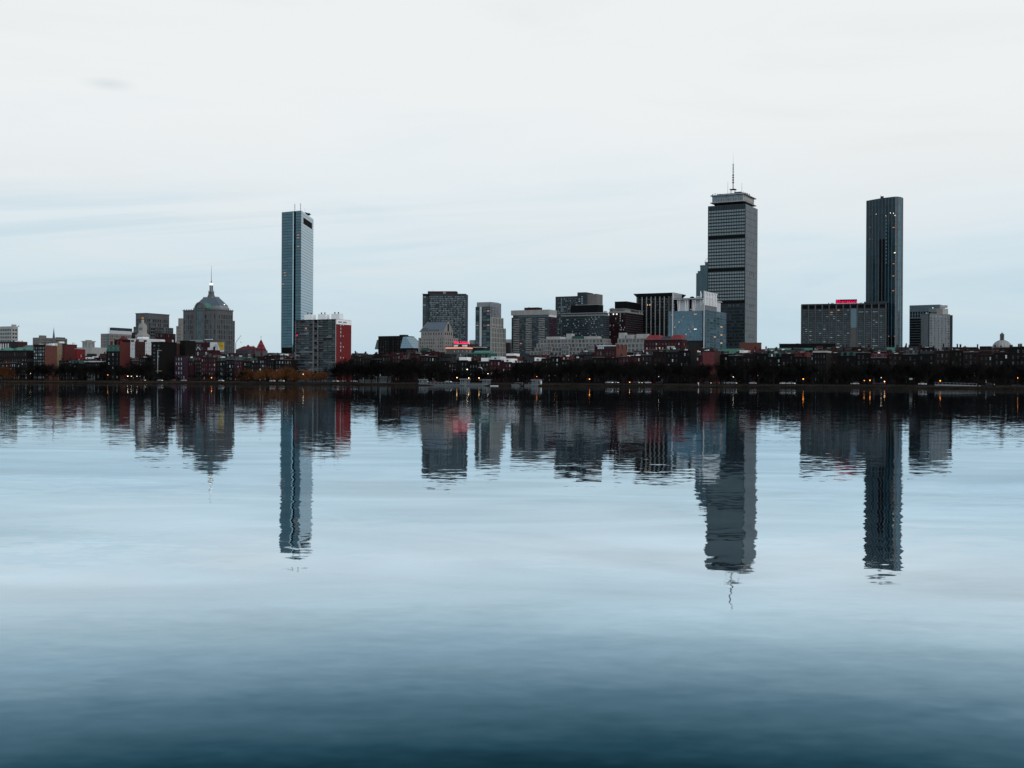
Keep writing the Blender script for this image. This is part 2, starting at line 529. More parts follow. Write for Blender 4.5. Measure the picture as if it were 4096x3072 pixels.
def water_material():
    m = bpy.data.materials.new('river_water')
    m.use_nodes = True
    nt = m.node_tree; N, L = nt.nodes, nt.links
    N.remove(N['Principled BSDF'])
    out = N['Material Output']
    geo = N.new('ShaderNodeNewGeometry')

    def waves(sx, sy, scale, amp, detail, off, ang=0.0):
        mp = N.new('ShaderNodeMapping')
        mp.inputs['Scale'].default_value = (sx, sy, 1); mp.inputs['Location'].default_value = (off, off * 1.7, off)
        mp.inputs['Rotation'].default_value = (0, 0, ang)
        L.new(geo.outputs['Position'], mp.inputs['Vector'])
        n = N.new('ShaderNodeTexNoise'); n.inputs['Scale'].default_value = scale; n.inputs['Detail'].default_value = detail
        n.inputs['Roughness'].default_value = 0.5
        L.new(mp.outputs[0], n.inputs['Vector'])
        a = N.new('ShaderNodeVectorMath'); a.operation = 'SUBTRACT'; a.inputs[1].default_value = (0.5, 0.5, 0.5)
        L.new(n.outputs['Color'], a.inputs[0])
        b = N.new('ShaderNodeVectorMath'); b.operation = 'MULTIPLY'; b.inputs[1].default_value = (amp * 1.1, amp * 0.8, 0)
        L.new(a.outputs[0], b.inputs[0])
        return b.outputs[0]

    def add(a, b):
        k = N.new('ShaderNodeVectorMath'); k.operation = 'ADD'
        L.new(a, k.inputs[0]); L.new(b, k.inputs[1])
        return k.outputs[0]
    swell = waves(0.22, 0.5, 1.0, WA[0], 1, 3.1, 0.12)
    mid = waves(1.3, 2.4, 1.0, WA[1], 3, 9.7, 0.15)
    fine = waves(5.0, 8.0, 1.0, WA[2], 1, 5.3, -0.1)
    # breeze patches
    mp = N.new('ShaderNodeMapping'); mp.inputs['Scale'].default_value = (0.010, 0.03, 1)
    mp.inputs['Rotation'].default_value = (0, 0, 0.2)
    L.new(geo.outputs['Position'], mp.inputs['Vector'])
    pn = N.new('ShaderNodeTexNoise'); pn.inputs['Scale'].default_value = 1.0; pn.inputs['Detail'].default_value = 3
    L.new(mp.outputs[0], pn.inputs['Vector'])
    mr = N.new('ShaderNodeMapRange'); mr.inputs['From Min'].default_value = 0.35; mr.inputs['From Max'].default_value = 0.7
    mr.inputs['To Min'].default_value = 0.6; mr.inputs['To Max'].default_value = 1.6
    L.new(pn.outputs['Fac'], mr.inputs['Value'])
    rip = add(mid, fine)
    scl = N.new('ShaderNodeVectorMath'); scl.operation = 'SCALE'
    L.new(rip, scl.inputs[0]); L.new(mr.outputs[0], scl.inputs['Scale'])
    tot = add(add(swell, scl.outputs[0]), (lambda c: (c.outputs[0]))(_up(N)))
    nn = N.new('ShaderNodeVectorMath'); nn.operation = 'NORMALIZE'
    L.new(tot, nn.inputs[0])
    fr = N.new('ShaderNodeFresnel'); fr.inputs['IOR'].default_value = 1.333
    L.new(nn.outputs[0], fr.inputs['Normal'])
    rp = N.new('ShaderNodeValToRGB')             # reflectance of the blue-green river by angle
    cr = rp.color_ramp
    cr.elements[0].position = 0; cr.elements[0].color = (0.003, 0.012, 0.02, 1)
    cr.elements[1].position = 1; cr.elements[1].color = (0.92, 0.97, 1, 1)
    for p, v in WF:
        e = cr.elements.new(p); e.color = (*v, 1)
    L.new(fr.outputs[0], rp.inputs[0])
    rb = N.new('ShaderNodeValToRGB')             # light coming back out of the water: only at steep angles
    rb.color_ramp.elements[0].position = 0.17; rb.color_ramp.elements[0].color = WBODY
    rb.color_ramp.elements[1].position = 0.45; rb.color_ramp.elements[1].color = (0.0004, 0.0006, 0.0007, 1)
    L.new(fr.outputs[0], rb.inputs[0])
    body = N.new('ShaderNodeBsdfDiffuse'); L.new(rb.outputs[0], body.inputs['Color'])
    # mottled cloud reflections painted in: noise makes the mirror a little lighter or darker
    mpf = N.new('ShaderNodeMapping'); mpf.inputs['Scale'].default_value = (0.16, 0.34, 1); mpf.inputs['Rotation'].default_value = (0, 0, -0.25)
    L.new(geo.outputs['Position'], mpf.inputs['Vector'])
    nf_ = N.new('ShaderNodeTexNoise'); nf_.inputs['Scale'].default_value = 1.0; nf_.inputs['Detail'].default_value = 5; nf_.inputs['Distortion'].default_value = 1.2
    L.new(mpf.outputs[0], nf_.inputs['Vector'])
    mf = N.new('ShaderNodeMapRange'); mf.inputs['From Min'].default_value = 0.3; mf.inputs['From Max'].default_value = 0.7
    mf.inputs['To Min'].default_value = 0.88; mf.inputs['To Max'].default_value = 1.1
    L.new(nf_.outputs['Fac'], mf.inputs['Value'])
    sf = N.new('ShaderNodeVectorMath'); sf.operation = 'SCALE'; L.new(rp.outputs[0], sf.inputs[0]); L.new(mf.outputs[0], sf.inputs['Scale'])
    gl = N.new('ShaderNodeBsdfGlossy'); L.new(sf.outputs[0], gl.inputs['Color']); gl.inputs['Roughness'].default_value = 0.02
    L.new(nn.outputs[0], gl.inputs['Normal'])
    ms = N.new('ShaderNodeAddShader')
    L.new(body.outputs[0], ms.inputs[0]); L.new(gl.outputs[0], ms.inputs[1])
    L.new(ms.outputs[0], out.inputs['Surface'])
    return m


def _up(N):
    c = N.new('ShaderNodeCombineXYZ'); c.inputs[2].default_value = 1.0
    return c


WA = (0.010, 0.036, 0.020)                      # slopes of swell, ripple, fine ripple
WF = [(0.165, (0.006, 0.024, 0.036)), (0.18, (0.020, 0.062, 0.090)), (0.222, (0.095, 0.180, 0.240)), (0.275, (0.27, 0.405, 0.495)), (0.335, (0.51, 0.645, 0.73)),
      (0.415, (0.70, 0.795, 0.855)), (0.52, (0.68, 0.785, 0.85)), (0.66, (0.66, 0.765, 0.84)), (0.86, (0.74, 0.83, 0.89))]
WBODY = (0.003, 0.012, 0.018, 1)
WTINT = (0.84, 0.93, 0.985, 1)
g = G()
g.quad((-5000, -300, 0), (5000, -300, 0), (5000, 6000, 0), (-5000, 6000, 0))
o = g.obj('river_water', water_material()); o['kind'] = 'structure'

# land sheet with a ragged bank
prof = [(-7, -1.6), (-0.6, -0.25), (0.6, 0.55), (3, 0.95), (10, 1.3), (32, 1.7), (60, 2.0), (75, 2.2), (200, 2.4), (900, 2.4), (9000, 2.4)]
ss = [-6000, -2500, -1200] + [-700 + 4 * i for i in range(int(1150 / 4))] + [460, 700, 1500, 4000]
g = G()
for a in ss:
    j = (math.sin(a * 0.11) + math.sin(a * 0.043 + 2) * 1.6 + R.uniform(-0.7, 0.7))
    for i, (t, z) in enumerate(prof):
        tt = t + (j if i < 5 else 0)
        x, y = SH.wpt(a, tt)
        g.v.append((x, y, z + (R.uniform(-0.10, 0.12) if 1 < i < 7 else 0)))
k = len(prof)
for i in range(len(ss) - 1):
    for j in range(k - 1):
        g.f.append((i * k + j, (i + 1) * k + j, (i + 1) * k + j + 1, i * k + j + 1)); g.m.append(0)
grass = mat('winter_grass', (0.015, 0.012, 0.009), spec=0.0, rough=0.95, scale=0.12, var=0.5)
o = g.obj('ground', grass); o['kind'] = 'structure'


def strip(name, mt, t0, t1, z, s0=-700, s1=430):
    g = G()
    n = 30
    for i in range(n):
        a, b = s0 + (s1 - s0) * i / n, s0 + (s1 - s0) * (i + 1) / n
        P = lambda s_, t_, zz: (*SH.wpt(s_, t_), zz)
        g.quad(P(a, t0, z), P(b, t0, z), P(b, t1, z), P(a, t1, z))
        g.quad(P(a, t0, z - 0.6), P(b, t0, z - 0.6), P(b, t0, z), P(a, t0, z))
    o = g.obj(name, mt); o['kind'] = 'structure'
    return o


asphalt = mat('asphalt', (0.030, 0.031, 0.033), spec=0.0, rough=0.9, scale=0.4)
pave = mat('pavement_concrete', (0.05, 0.051, 0.053), spec=0.0, rough=0.8, scale=0.4)
strip('road', asphalt, 40, 56, 2.05)
strip('road_kerb', pave, 39.7, 40, 2.17)
strip('riverside_path', pave, 13, 16, 1.62)
strip('back_street', asphalt, 64, 72, 2.3)

# dead grass along the water's edge
g = G()
for i in range(15000):
    a = R.uniform(-560, 400)
    px_dense = 1.0 if a < -300 else 0.45
    if R.random() > px_dense * (0.55 + 0.45 * math.sin(a * 0.09) * math.sin(a * 0.031 + 1)):
        continue
    t = R.uniform(0.6, 5.0)
    h = R.uniform(0.35, 0.8) * (1.5 if a < -300 else 0.8)
    x, y = SH.wpt(a, t)
    z = 0.55 + 0.14 * t
    dx, dy = R.uniform(-0.3, 0.3), R.uniform(-0.2, 0.2)
    w = 0.07
    n = len(g.v)
    g.v += [(x - w, y, z - 0.3), (x + w, y + 0.03, z - 0.3), (x, y - w, z - 0.3), (x + dx, y + dy, z + h)]
    g.f += [(n, n + 1, n + 3), (n + 1, n + 2, n + 3), (n + 2, n, n + 3)]; g.m += [0, 0, 0]
o = g.obj('bank_grass', reed); o['kind'] = 'stuff'
tag(o, 'dry brown grass and reeds along the far water edge', 'grass')

# ------------------------------------------------------------------ the towers and large buildings (left to right)
def simple(name, label, cat, xl, xc, xr, ytop, D, mt, front=None, right=None, phi=28, roof=None, z0=0.0, wall='wall', lmax=60):
    b = Bld(name, label, cat, xc, ytop, D, phi)
    x0 = b.X(xl); y1 = min(b.Y(xr), lmax) if xr > xc else 20.0
    z1 = b.Z(ytop)
    b.x0, b.y1, b.z1 = x0, y1, z1
    b.block(wall, mt, x0, 0, 0, y1, z0, z1, front(b) if callable(front) else front, right(b) if callable(right) else right, roof=roof)
    return b


office = [(g_dark, 5), (g_mid, 5), (blind_d, 2)]

# -- grey office block cut by the left edge
b = simple('office_block', 'grey office block with balcony bands, cut by the left edge', 'building', -40, 47, 72, 1305, 1900, concrete_l,
           front=W(12, 9, 0.86, 0.6, (1, 1, 30, 3), [(g_teal, 3), (g_mid, 2)]),
           right=W(2, 9, 0.72, 0.5, (1, 1, 30, 3), [(g_dark, 3), (concrete_d, 1)], rec=0.8))
b.bx('roof_house', concrete_l, -8, -4, 6, 12, b.z1, b.z1 + 3.2)
b.bx('vent', metal_g, 0 - 3, -1.8, 14, 16, b.z1, b.z1 + 1.6)
b.done()

# -- low brick hall with white panels
b = simple('brick_hall', 'low dull red hall with tall white panels, left edge', 'building', -40, 70, 110, 1366, 1300, brick_b,
           front=lambda b: [(b.z1 - 9, b.z1 - 1.5, W(9, 1, 0.6, 0.9, (0, 9, 0, 0), [(blind_w, 1)]))], right=None)
b.bx('stair_tower', metal_d, b.X(45), b.X(70) - 0.3, -1.5, -0.05, 0, b.z1 - 0.3)
b.bx('roof_hatch', white, b.X(54), b.X(66), 2, 6, b.z1, b.z1 + 1)
for i in range(3):
    b.mast('flue', -3 + 0.8 * i, 8, b.z1, b.z1 + 1.6, 0.18)
b.bx('side_annex', stone, 0, 3, b.y1 * 0.55, b.y1, 0, b.z1 - 5)
b.done()

# -- row with green hipped roofs
b = Bld('green_roofed_hall', 'long low hall with three green hipped roofs', 'building', 108, 1400, 1050)
x0 = b.X(-30); z1 = b.Z(1401)
b.block('wall', brick_d, x0, 0, 0, 14, 0, z1, W(16, 3, 0.4, 0.5, (1, 1, 8, 0.5), [(g_dark, 2), (blind_d, 1)]))
for a, c in ((-12, 26), (36, 80), (83, 108)):
    xa, xb = b.X(a), b.X(c)
    zr = b.Z(1388); xm = (xa + xb) / 2
    g = G(); g.loft([(xa, -0.6, z1), (xb, -0.6, z1), (xb, 14, z1), (xa, 14, z1)], [(xm - 2, 6, zr), (xm + 2, 6, zr), (xm + 2, 7, zr), (xm - 2, 7, zr)])
    r = g.obj('roof', copper, b.root)
    g = G(); g.prism([(xm - 1.3, 0.2), (xm + 1.3, 0.2), (xm + 1.3, 3), (xm - 1.3, 3)], z1, z1 + 1.2)
    g.obj('dormer', copper_d, r)
b.done()
b = simple('blue_clad_box', 'plain blue-grey clad box beside the green hipped roofs', 'building', 102, 128, 133, 1380, 1060, metal_b)
b.done()

# -- concrete hotel slab
b = simple('hotel_slab', 'long concrete slab with window rows behind the church spire', 'building', 131, 160, 269, 1350, 1800, concrete_w,
           front=W(3, 12, 0.35, 0.4, (2, 2, 20, 3), [(g_dark, 1)]),
           right=lambda b: [(10, b.z1 - 1.5, W(16, 12, 0.72, 0.5, (2, 1, 0, 0), [(g_dark, 3), (g_mid, 2), (blind_d, 2)], rec=0.7))])
b.bx('lift_house', concrete_w, -6, 0 - 0.3, 3, 12, b.z1, b.Z(1341))
b.bx('plant_room', concrete_d, -6, -0.5, 34, 48, b.z1, b.z1 + 1.6)
b.done()

# -- church spire
b = Bld('church_spire', 'slender dark church spire above the brick flats', 'church', 215, 1372, 1120)
zb = b.Z(1378); zt = b.Z(1312)
g = G(); g.box(-2.2, 2.2, -2.2, 2.2, 0, zb); g.obj('tower', stone_d, b.root)
g = G(); g.ring(0, 0, [(1.9, zb + 0.01), (1.55, zb + 2), (0.08, zt)], 8); sp = g.obj('spire', stone_d, b.root)
for sx, sy in ((-1, -1), (1, -1), (1, 1), (-1, 1)):
    g = G(); g.ring(sx * 1.8, sy * 1.8, [(0.45, zb), (0.4, zb + 1.2), (0.02, zb + 3.4)], 6); g.obj('pinnacle', stone_d, b.root)
b.mast('finial', 0, 0, zt - 0.4, b.Z(1308), 0.1, parent=sp)
b.done()

# -- brick flats with gridded front, plain gable wall
flat_w = [(blind_d, 4), (g_mid, 3), (blind, 2), (g_dark, 2)]
b = Bld('brick_flats', 'tall brick flats with gridded windows and blank orange-brown side wall', 'building', 179, 1381, 1035)
x0, y1, z1 = b.X(134), b.Y(227), b.Z(1381)
fw = -x0
b.block('wall', brick_d, x0, 0, 0, y1, 0, z1, W(0, 10, 1, 0.62, (0, 0, 1, 1), flat_w, rec=0.25, sash=blind_d,
        xs=[(fw * p, fw * q) for p, q in ((.04, .14), (.2, .30), (.38, .54), (.55, .72), (.80, .95))]))
g = G(); g.box(0.02, 0.3, 0.1, y1, 0, z1 - 0.3); g.obj('gable_wall', brick_o, b.root)
b.bx('parapet', brick_d, x0 - 0.2, 0.32, -0.2, 0.3, z1, z1 + 0.8)
for i, (xa, w_) in enumerate(((-9, 3), (-4, 2.5), (-2, 4), (1 - 3, 2))):
    b.bx('roof_unit', white if i % 2 == 0 else grey_w, xa - w_, xa, 4 + i * 3, 6.5 + i * 3, z1, z1 + 1.3 + 0.3 * i)
b.done()
b = simple('cream_house', 'narrow cream rendered house behind the brick flats', 'building', 224, 230, 246, 1372, 1062, cream,
           right=lambda b: [(b.z1 - 16, b.z1 - 1, W(3, 4, 0.4, 0.5, (1, 1, 0, 0), [(g_dark, 1), (blind, 1)]))])
b.bx('roof_unit', white, -3, -0.5, 4, 8, b.z1, b.z1 + 1.5)
b.done()
b = simple('maroon_block', 'plain maroon brick block right of the brick flats', 'building', 250, 258, 308, 1379, 1075, brick_r, lmax=50)
b.bx('parapet', brick_d, b.x0, 0.2, -0.2, b.y1 + .2, b.z1, b.z1 + 0.5)
b.bx('roof_unit', white, -4, -2, 12, 14, b.z1 + 0.5, b.z1 + 2.4)
b.done()
b = simple('red_penthouse_house', 'small house with bright red upper floor', 'building', 300, 309, 341, 1396, 1060, brick_v,
           right=lambda b: [(b.z1 - 12, b.z1 - 4, W(3, 2, 0.4, 0.55, (1, 1, 0, 0), [(blind, 1), (g_dark, 2)]))])
b.bx('roof_slab', paleroof, b.x0 - 0.3, 0.3, -0.3, b.y1 + 0.3, b.z1, b.z1 + 0.4)
b.done()

# -- white arcaded pavilion tower
b = simple('arcaded_office', 'pale office with arcaded top storey between brick roofs', 'building', 329, 350, 379, 1366, 1500, concrete_l,
           front=lambda b: [(b.z1 - 9, b.z1 - 0.8, W(3, 1, 0.5, 0.85, (0.5, 0.5, 0, 0), [(g_teal, 1)], rec=0.8))],
           right=lambda b: [(b.z1 - 9, b.z1 - 0.8, W(5, 1, 0.5, 0.85, (0.5, 0.5, 0, 0), [(g_teal, 1), (g_dark, 1)], rec=0.8))])
b.bx('cornice', concrete_l, b.x0 - 1.2, 1.2, -1.2, b.y1 + 1.2, b.z1, b.z1 + 0.8)
b.bx('roof_unit', metal_g, b.x0 + 2, -2, 3, 9, b.z1 + 0.8, b.z1 + 2)
b.bx('lower_wing', concrete_l, b.x0 - 4, 14, -6, b.y1 + 16, 0, b.Z(1390))
b.done()

# -- pale office with glass stripe
b = simple('pale_office', 'broad pale office with stepped white top and dark roof plant', 'building', 403, 438, 545, 1334, 1700, stone,
           front=W(4, 11, 0.42, 0.6, (1, 6, 18, 1.5), [(g_dark, 2), (g_mid, 1)]),
           right=W(15, 11, 0.45, 0.6, (1, 1, 18, 1.5), [(g_dark, 3), (g_mid, 2), (blind_d, 1)]))
b.bx('glass_stripe', g_teal, -5.5, -0.6, -0.25, -0.02, 10, b.z1 - 0.5)
b.bx('white_storey', grey_w, b.X(431), -1.0, 3, b.y1, b.z1, b.Z(1321))
b.bx('plant_room', concrete_d, -8, -2, 8, b.y1 - 6, b.Z(1321), b.Z(1309))
b.mast('aerial', -3.5, 1, b.z1, b.z1 + 11, 0.12)
b.done()

# -- mansard house with cupola
b = Bld('mansard_house', 'dark house with green tiled mansard and red pyramid cupola', 'building', 478, 1405, 1000)
x0, y1, zt = b.X(425), b.Y(520), b.Z(1405)
zm = b.Z(1379)
b.block('wall', brick_k, x0, 0, 0, y1, 0, zt, W(3, 6, 0.34, 0.55, (0.5, 0.5, 1, 0.6), [(g_dark, 4), (blind, 1), (g_mid, 1)], sash=metal_d),
        W(4, 5, 0.22, 0.4, (1, 1, 1, 0.6), [(g_dark, 3), (blind_d, 1)]))
g = G(); g.loft([(x0, 0, zt), (0, 0, zt), (0, y1, zt), (x0, y1, zt)], [(x0 + 0.6, 1.3, zm), (-0.2, 1.3, zm), (-0.2, y1 - 1, zm), (x0 + 0.6, y1 - 1, zm)], 0, True, 1)
r = g.obj('roof', [copper_d, tarroof], b.root)
for i in range(3):
    xx = x0 * (0.82 - 0.32 * i)
    g = G(); g.box(xx - 1.0, xx + 1.0, 0.05, 1.2, zt + 0.4, zt + 2.9); g.box(xx - 1.2, xx + 1.2, -0.1, 1.3, zt + 2.9, zt + 3.2)
    d = g.obj('dormer', copper, r)
    put('window', pane_mesh(1.2, 1.6, g_dark), d, (xx, 0.02, zt + 1.6))
g = G(); g.box(-0.1, 0.35, 0.3, y1, 0, b.Z(1368)); g.obj('gable_wall', brick_r, b.root)
xa, xb = b.X(450), b.X(475)
g = G(); g.box(xa - 3, xb + 1, 5, 12, zm, b.Z(1357)); g.obj('roof_house', brick_k, b.root)
zc = b.Z(1357)
g = G(); g.loft([(xa, 6, zc), (xb, 6, zc), (xb, 11, zc), (xa, 11, zc)], [((xa + xb) / 2 - .1, 8.4, b.Z(1341)), ((xa + xb) / 2 + .1, 8.4, b.Z(1341)), ((xa + xb) / 2 + .1, 8.6, b.Z(1341)), ((xa + xb) / 2 - .1, 8.6, b.Z(1341))])
g.obj('cupola', maroonroof, b.root)
for xx in (x0 + 2, -5.5, -2):
    b.bx('chimney', brick_v, xx - 0.8, xx + 0.8, 3, 4.4, zm, zm + 3.4)
b.done()

# -- set-back stone office (tiers)
b = Bld('tiered_stone_office', 'stepped grey stone office with dark window tiers behind gold-topped tower', 'building', 586, 1254, 1550)
x0, y1 = b.X(543), b.Y(677)
tz = [b.Z(1254), b.Z(1276), b.Z(1306), b.Z(1330)]
ow = [(g_dark, 5), (g_mid, 2), (blind_d, 1)]
b.block('upper_wall', stone_d, x0, 0, 0, y1, tz[2], tz[0], [(tz[2], tz[1] + 1, W(5, 2, 0.5, 0.75, (1, 1, 0, 0), ow, rec=0.6))],
        [(tz[2], tz[1] + 1, W(12, 2, 0.55, 0.75, (1, 1, 0, 0), ow, rec=0.6))])
b.block('middle_wall', stone_d, b.X(537, 0), 1.2, -1.2, b.Y(691), tz[3], tz[2], W(6, 2, 0.6, 0.7, (1, 1, 0, 0), ow), W(14, 2, 0.62, 0.7, (0.5, 0.5, 0, 0), ow))
b.block('lower_wall', brick_m, b.X(533, 0), 2.4, -2.4, b.Y(698), 0, tz[3], W(7, 7, 0.5, 0.6, (1, 1, 20, 0), ow), W(15, 7, 0.5, 0.6, (1, 1, 20, 0), ow))
g = G(); g.box(1.2, 3.2, 4, 12, 0, tz[1] - 8); g.obj('bay', stone_d, b.root)
for r_ in range(6):
    for c_ in range(2):
        put('window', pane_mesh(3.2, 2.6, g_dark), b.root, (3.22, 6 + 4 * c_, tz[2] - 3 - 4.2 * r_), math.pi / 2)
b.bx('cornice', stone_d, x0 - 0.6, 0.6, -0.6, y1 + 0.6, tz[0], tz[0] + 0.8)
b.done()

# -- stone tower with gilded ball
b = Bld('gold_topped_tower', 'small pale stone tower with gilded ball on top', 'building', 571, 1297, 1400)
def sq(gm, w, z0, z1):
    gm.box(-w, w, -w, w, z0, z1)
g = G(); sq(g, 5.6, 0, b.Z(1340)); sq(g, 4.6, b.Z(1340), b.Z(1334)); g.obj('base', stone_p, b.root)
g = G(); sq(g, 3.3, b.Z(1334), b.Z(1300)); sq(g, 2.5, b.Z(1300), b.Z(1294)); g.obj('shaft', stone_p, b.root)
for i in (-1, 0, 1):
    put('window', pane_mesh(0.9, 3.0, g_dark), b.root, (i * 1.9, -3.34, b.Z(1316)))
    put('window', pane_mesh(1.2, 3.2, g_mid), b.root, (i * 3.0, -5.64, b.Z(1350)))
g = G(); g.ring(0, 0, [(1.7, b.Z(1294)), (1.6, b.Z(1282)), (1.2, b.Z(1279))], 10); g.obj('lantern', stone_p, b.root)
g = G(); zz = b.Z(1274); g.ring(0, 0, [(0.3, zz - 1.6), (1.2, zz - 0.9), (1.45, zz), (1.1, zz + 1.0), (0.2, zz + 1.5)], 12); g.obj('gilded_ball', gold, b.root)
b.done()

# -- white low building across
b = simple('white_warehouse', 'long plain white building below the stepped stone office', 'building', 492, 574, 694, 1354, 1150, grey_w,
           front=lambda b: [(b.z1 - 12, b.z1 - 4, W(8, 2, 0.25, 0.4, (2, 2, 0, 0), [(g_dark, 1), (blind_d, 1)]))],
           right=lambda b: [(b.z1 - 14, b.z1 - 3, W(10, 3, 0.2, 0.35, (2, 2, 0, 0), [(g_dark, 1), (blind_d, 2)]))], roof=paleroof)
b.bx('roof_house', white, -16, -9, 8, 16, b.z1, b.z1 + 2.0)
b.done()

# -- stone tower left of the lantern-roofed one
b = simple('beige_stone_tower', 'beige stone tower half hidden behind the lantern-roofed tower', 'building', 713, 727, 742, 1273, 1720, stone,
           front=W(4, 16, 0.45, 0.55, (0.6, 0.6, 22, 8), [(g_dark, 2), (g_mid, 1)]), right=None)
b.block('lower_wall', stone, b.X(709), 0.8, -2, 20, 0, b.Z(1304), W(6, 12, 0.45, 0.55, (0.6, 0.6, 22, 0.5), [(g_dark, 2), (g_mid, 1)]))
b.done()

# -- lantern-roofed tower
b = Bld('lantern_roofed_tower', 'big brown stone office tower with hipped roof, glowing lantern and spire', 'building', 865, 1240, 1450)
x0, y1, zc = b.X(733), b.Y(932), b.Z(1240)
zs = b.Z(1252)
wn = [(g_mid, 3), (g_dark, 4), (g_teal, 2)]
xl_, xr_ = b.X(785), b.X(815)
zwin0, zwin1 = zs - 57, zs - 1
b.block('wall', stone_d, x0, 0, 0, y1, 0, zc,
        [(zwin0, zwin1, W(0, 9, 1, 0.8, (0, 0, 0, 0), wn, rec=0.6,
          xs=[(a - x0, a - x0 + 2.0) for a in (x0 + 1.2, x0 + 4.6, x0 + 7.6, x0 + 10.6, x0 + 13.4, xr_ + 1.4, xr_ + 4.4, xr_ + 7.4, xr_ + 10.4, -3.4) ]))],
        [(zwin0, zwin1, W(9, 9, 0.52, 0.8, (1.5, 1.5, 0, 0), wn, rec=0.6))])
b.bx('cornice', stone_d, x0 - 0.7, 0.7, -0.7, y1 + 0.7, zc, zc + 1.0)
g = G()
for i in range(14):
    xx = x0 + (0 - x0) * (i + 0.5) / 14
    if not (xl_ - 1 < xx < xr_ + 1):
        g.box(xx - 0.4, xx + 0.4, -0.6, 0.0, zc + 1.0, zc + 2.0)
for i in range(9):
    yy = y1 * (i + 0.5) / 9
    g.box(0, 0.6, yy - 0.4, yy + 0.4, zc + 1.0, zc + 2.0)
g.obj('battlements', stone_d, b.root)
xm = (xl_ + xr_) / 2; hw = (xr_ - xl_) / 2
zar = b.Z(1233, xm)
# glazed bay under the arch
g = G(); g.box(xl_ - 1.6, xl_, -1.4, 0, 0, zar); g.box(xr_, xr_ + 1.6, -1.4, 0, 0, zar)
n = 12
for i in range(n):
    a0, a1 = math.pi * i / n, math.pi * (i + 1) / n
    ro, ri = hw + 1.6, hw - 0.3
    pts = [(xm + r * math.cos(a), zar + r * math.sin(a)) for r, a in ((ri, a0), (ro, a0), (ro, a1), (ri, a1))]
    for y_ in (-1.4,):
        g.quad(*[(p[0], y_, p[1]) for p in (pts[0], pts[1], pts[2], pts[3])])
    g.quad((pts[1][0], -1.4, pts[1][1]), (pts[1][0], 3, pts[1][1]), (pts[2][0], 3, pts[2][1]), (pts[2][0], -1.4, pts[2][1]))
g.obj('arch_frame', stone_d, b.root)
g = G()
poly = [(xm + (hw - 0.3) * math.cos(math.pi * i / n), zar + (hw - 0.3) * math.sin(math.pi * i / n)) for i in range(n + 1)]
k = len(g.v); g.v += [(x, -0.7, z) for x, z in poly]; g.f.append(tuple(range(k, k + n + 1))); g.m.append(0)
k = len(g.v); g.v += [(x, 1.0, z) for x, z in poly]; g.f.append(tuple(reversed(range(k, k + n + 1)))); g.m.append(0)
g.obj('fan_window', g_mid, b.root)
for r_ in range(18):
    for c_ in range(3):
        put('window', pane_mesh(2 * hw / 3 - 0.25, 3.0, g_teal if (r_ + c_) % 3 else g_mid), b.root, (xl_ + 2 * hw / 3 * (c_ + 0.5), -0.3, zar - 2 - 3.4 * r_))
# copper vault running back from the arch
g = G()
prev = None
for i in range(n + 1):
    a = math.pi * i / n
    p0 = (xm + (hw + 1.2) * math.cos(a), 0.2, zar + (hw + 1.2) * math.sin(a)); p1 = (p0[0], 24.0, p0[2])
    if prev:
        g.quad(prev[0], p0, p1, prev[1])
    prev = (p0, p1)
g.obj('copper_vault', copper, b.root)
# hipped roof in courses
zr0, zr1, zr2 = zc + 1.0, b.Z(1219), b.Z(1184)
cx_, cy_ = (x0 + 0) / 2, y1 * 0.68
def rect(f, z):
    hx, hy = -x0 / 2 * f, y1 / 2 * f * 0.62
    return [(cx_ - hx, cy_ - hy, z), (cx_ + hx, cy_ - hy, z), (cx_ + hx, cy_ + hy, z), (cx_ - hx, cy_ + hy, z)]
b.part('attic', (lambda g: (g.loft(rect(0.84, zr0), rect(0.84, zr0 + 3.2), 0), g.loft(rect(0.80, zr0 + 3.2), rect(0.78, zr1), 0), g)[-1])(G()), [metal_g])
cs = 7
for i in range(cs):
    fa, fb = 0.78 - 0.42 * i / cs, 0.78 - 0.42 * (i + 1) / cs + 0.02
    za, zb_ = zr1 + (zr2 - zr1) * i / cs, zr1 + (zr2 - zr1) * (i + 1) / cs
    g = G(); g.loft(rect(fa, za), rect(fb, zb_)); g.obj('roof_course', slate_b, b.root)
b.part('roof_rim', (lambda g: (g.loft(rect(0.38, zr2), rect(0.38, zr2 + 0.9)), g)[-1])(G()), [metal_g])
# lantern column
zl = [b.Z(p, cx_, cy_) for p in (1184, 1168, 1141, 1132, 1124, 1062)]
g = G(); g.ring(cx_, cy_, [(4.8, zr2 + 0.9), (3.4, zl[0] + 2.4), (2.7, zl[1])], 8); g.obj('lantern_base', stone_d, b.root)
g = G(); g.ring(cx_, cy_, [(2.2, zl[1]), (1.9, zl[2])], 12); g.obj('column', metal_g, b.root)
for i in range(6):
    a = math.pi * 2 * i / 6
    b.mast('pinnacle', cx_ + 3.4 * math.cos(a), cy_ + 3.4 * math.sin(a), zl[1] - 2, zl[1] + 1.8, 0.35)
    b.mast('column_rib', cx_ + 2.1 * math.cos(a), cy_ + 2.1 * math.sin(a), zl[1], zl[2], 0.22, metal_d, rt=0.2)
g = G(); g.ring(cx_, cy_, [(1.7, zl[2]), (2.0, (zl[2] + zl[3]) / 2), (1.6, zl[3])], 12); g.obj('lantern_light', lit_w, b.root)
g = G(); g.ring(cx_, cy_, [(2.0, zl[3]), (0.7, zl[3] + 0.8), (0.5, zl[4])], 8); g.obj('lantern_cap', metal_d, b.root)
b.mast('spire', cx_, cy_, zl[4] - 0.5, zl[5], 0.38, metal_b, rt=0.12)
g = G(); g.ring(0.9, y1 * 0.45, [(0.5, zr1 + 0.5), (0.8, zr1 + 1.0), (0.5, zr1 + 1.5)], 8); g.obj('roof_lamp', lit_w, b.root)
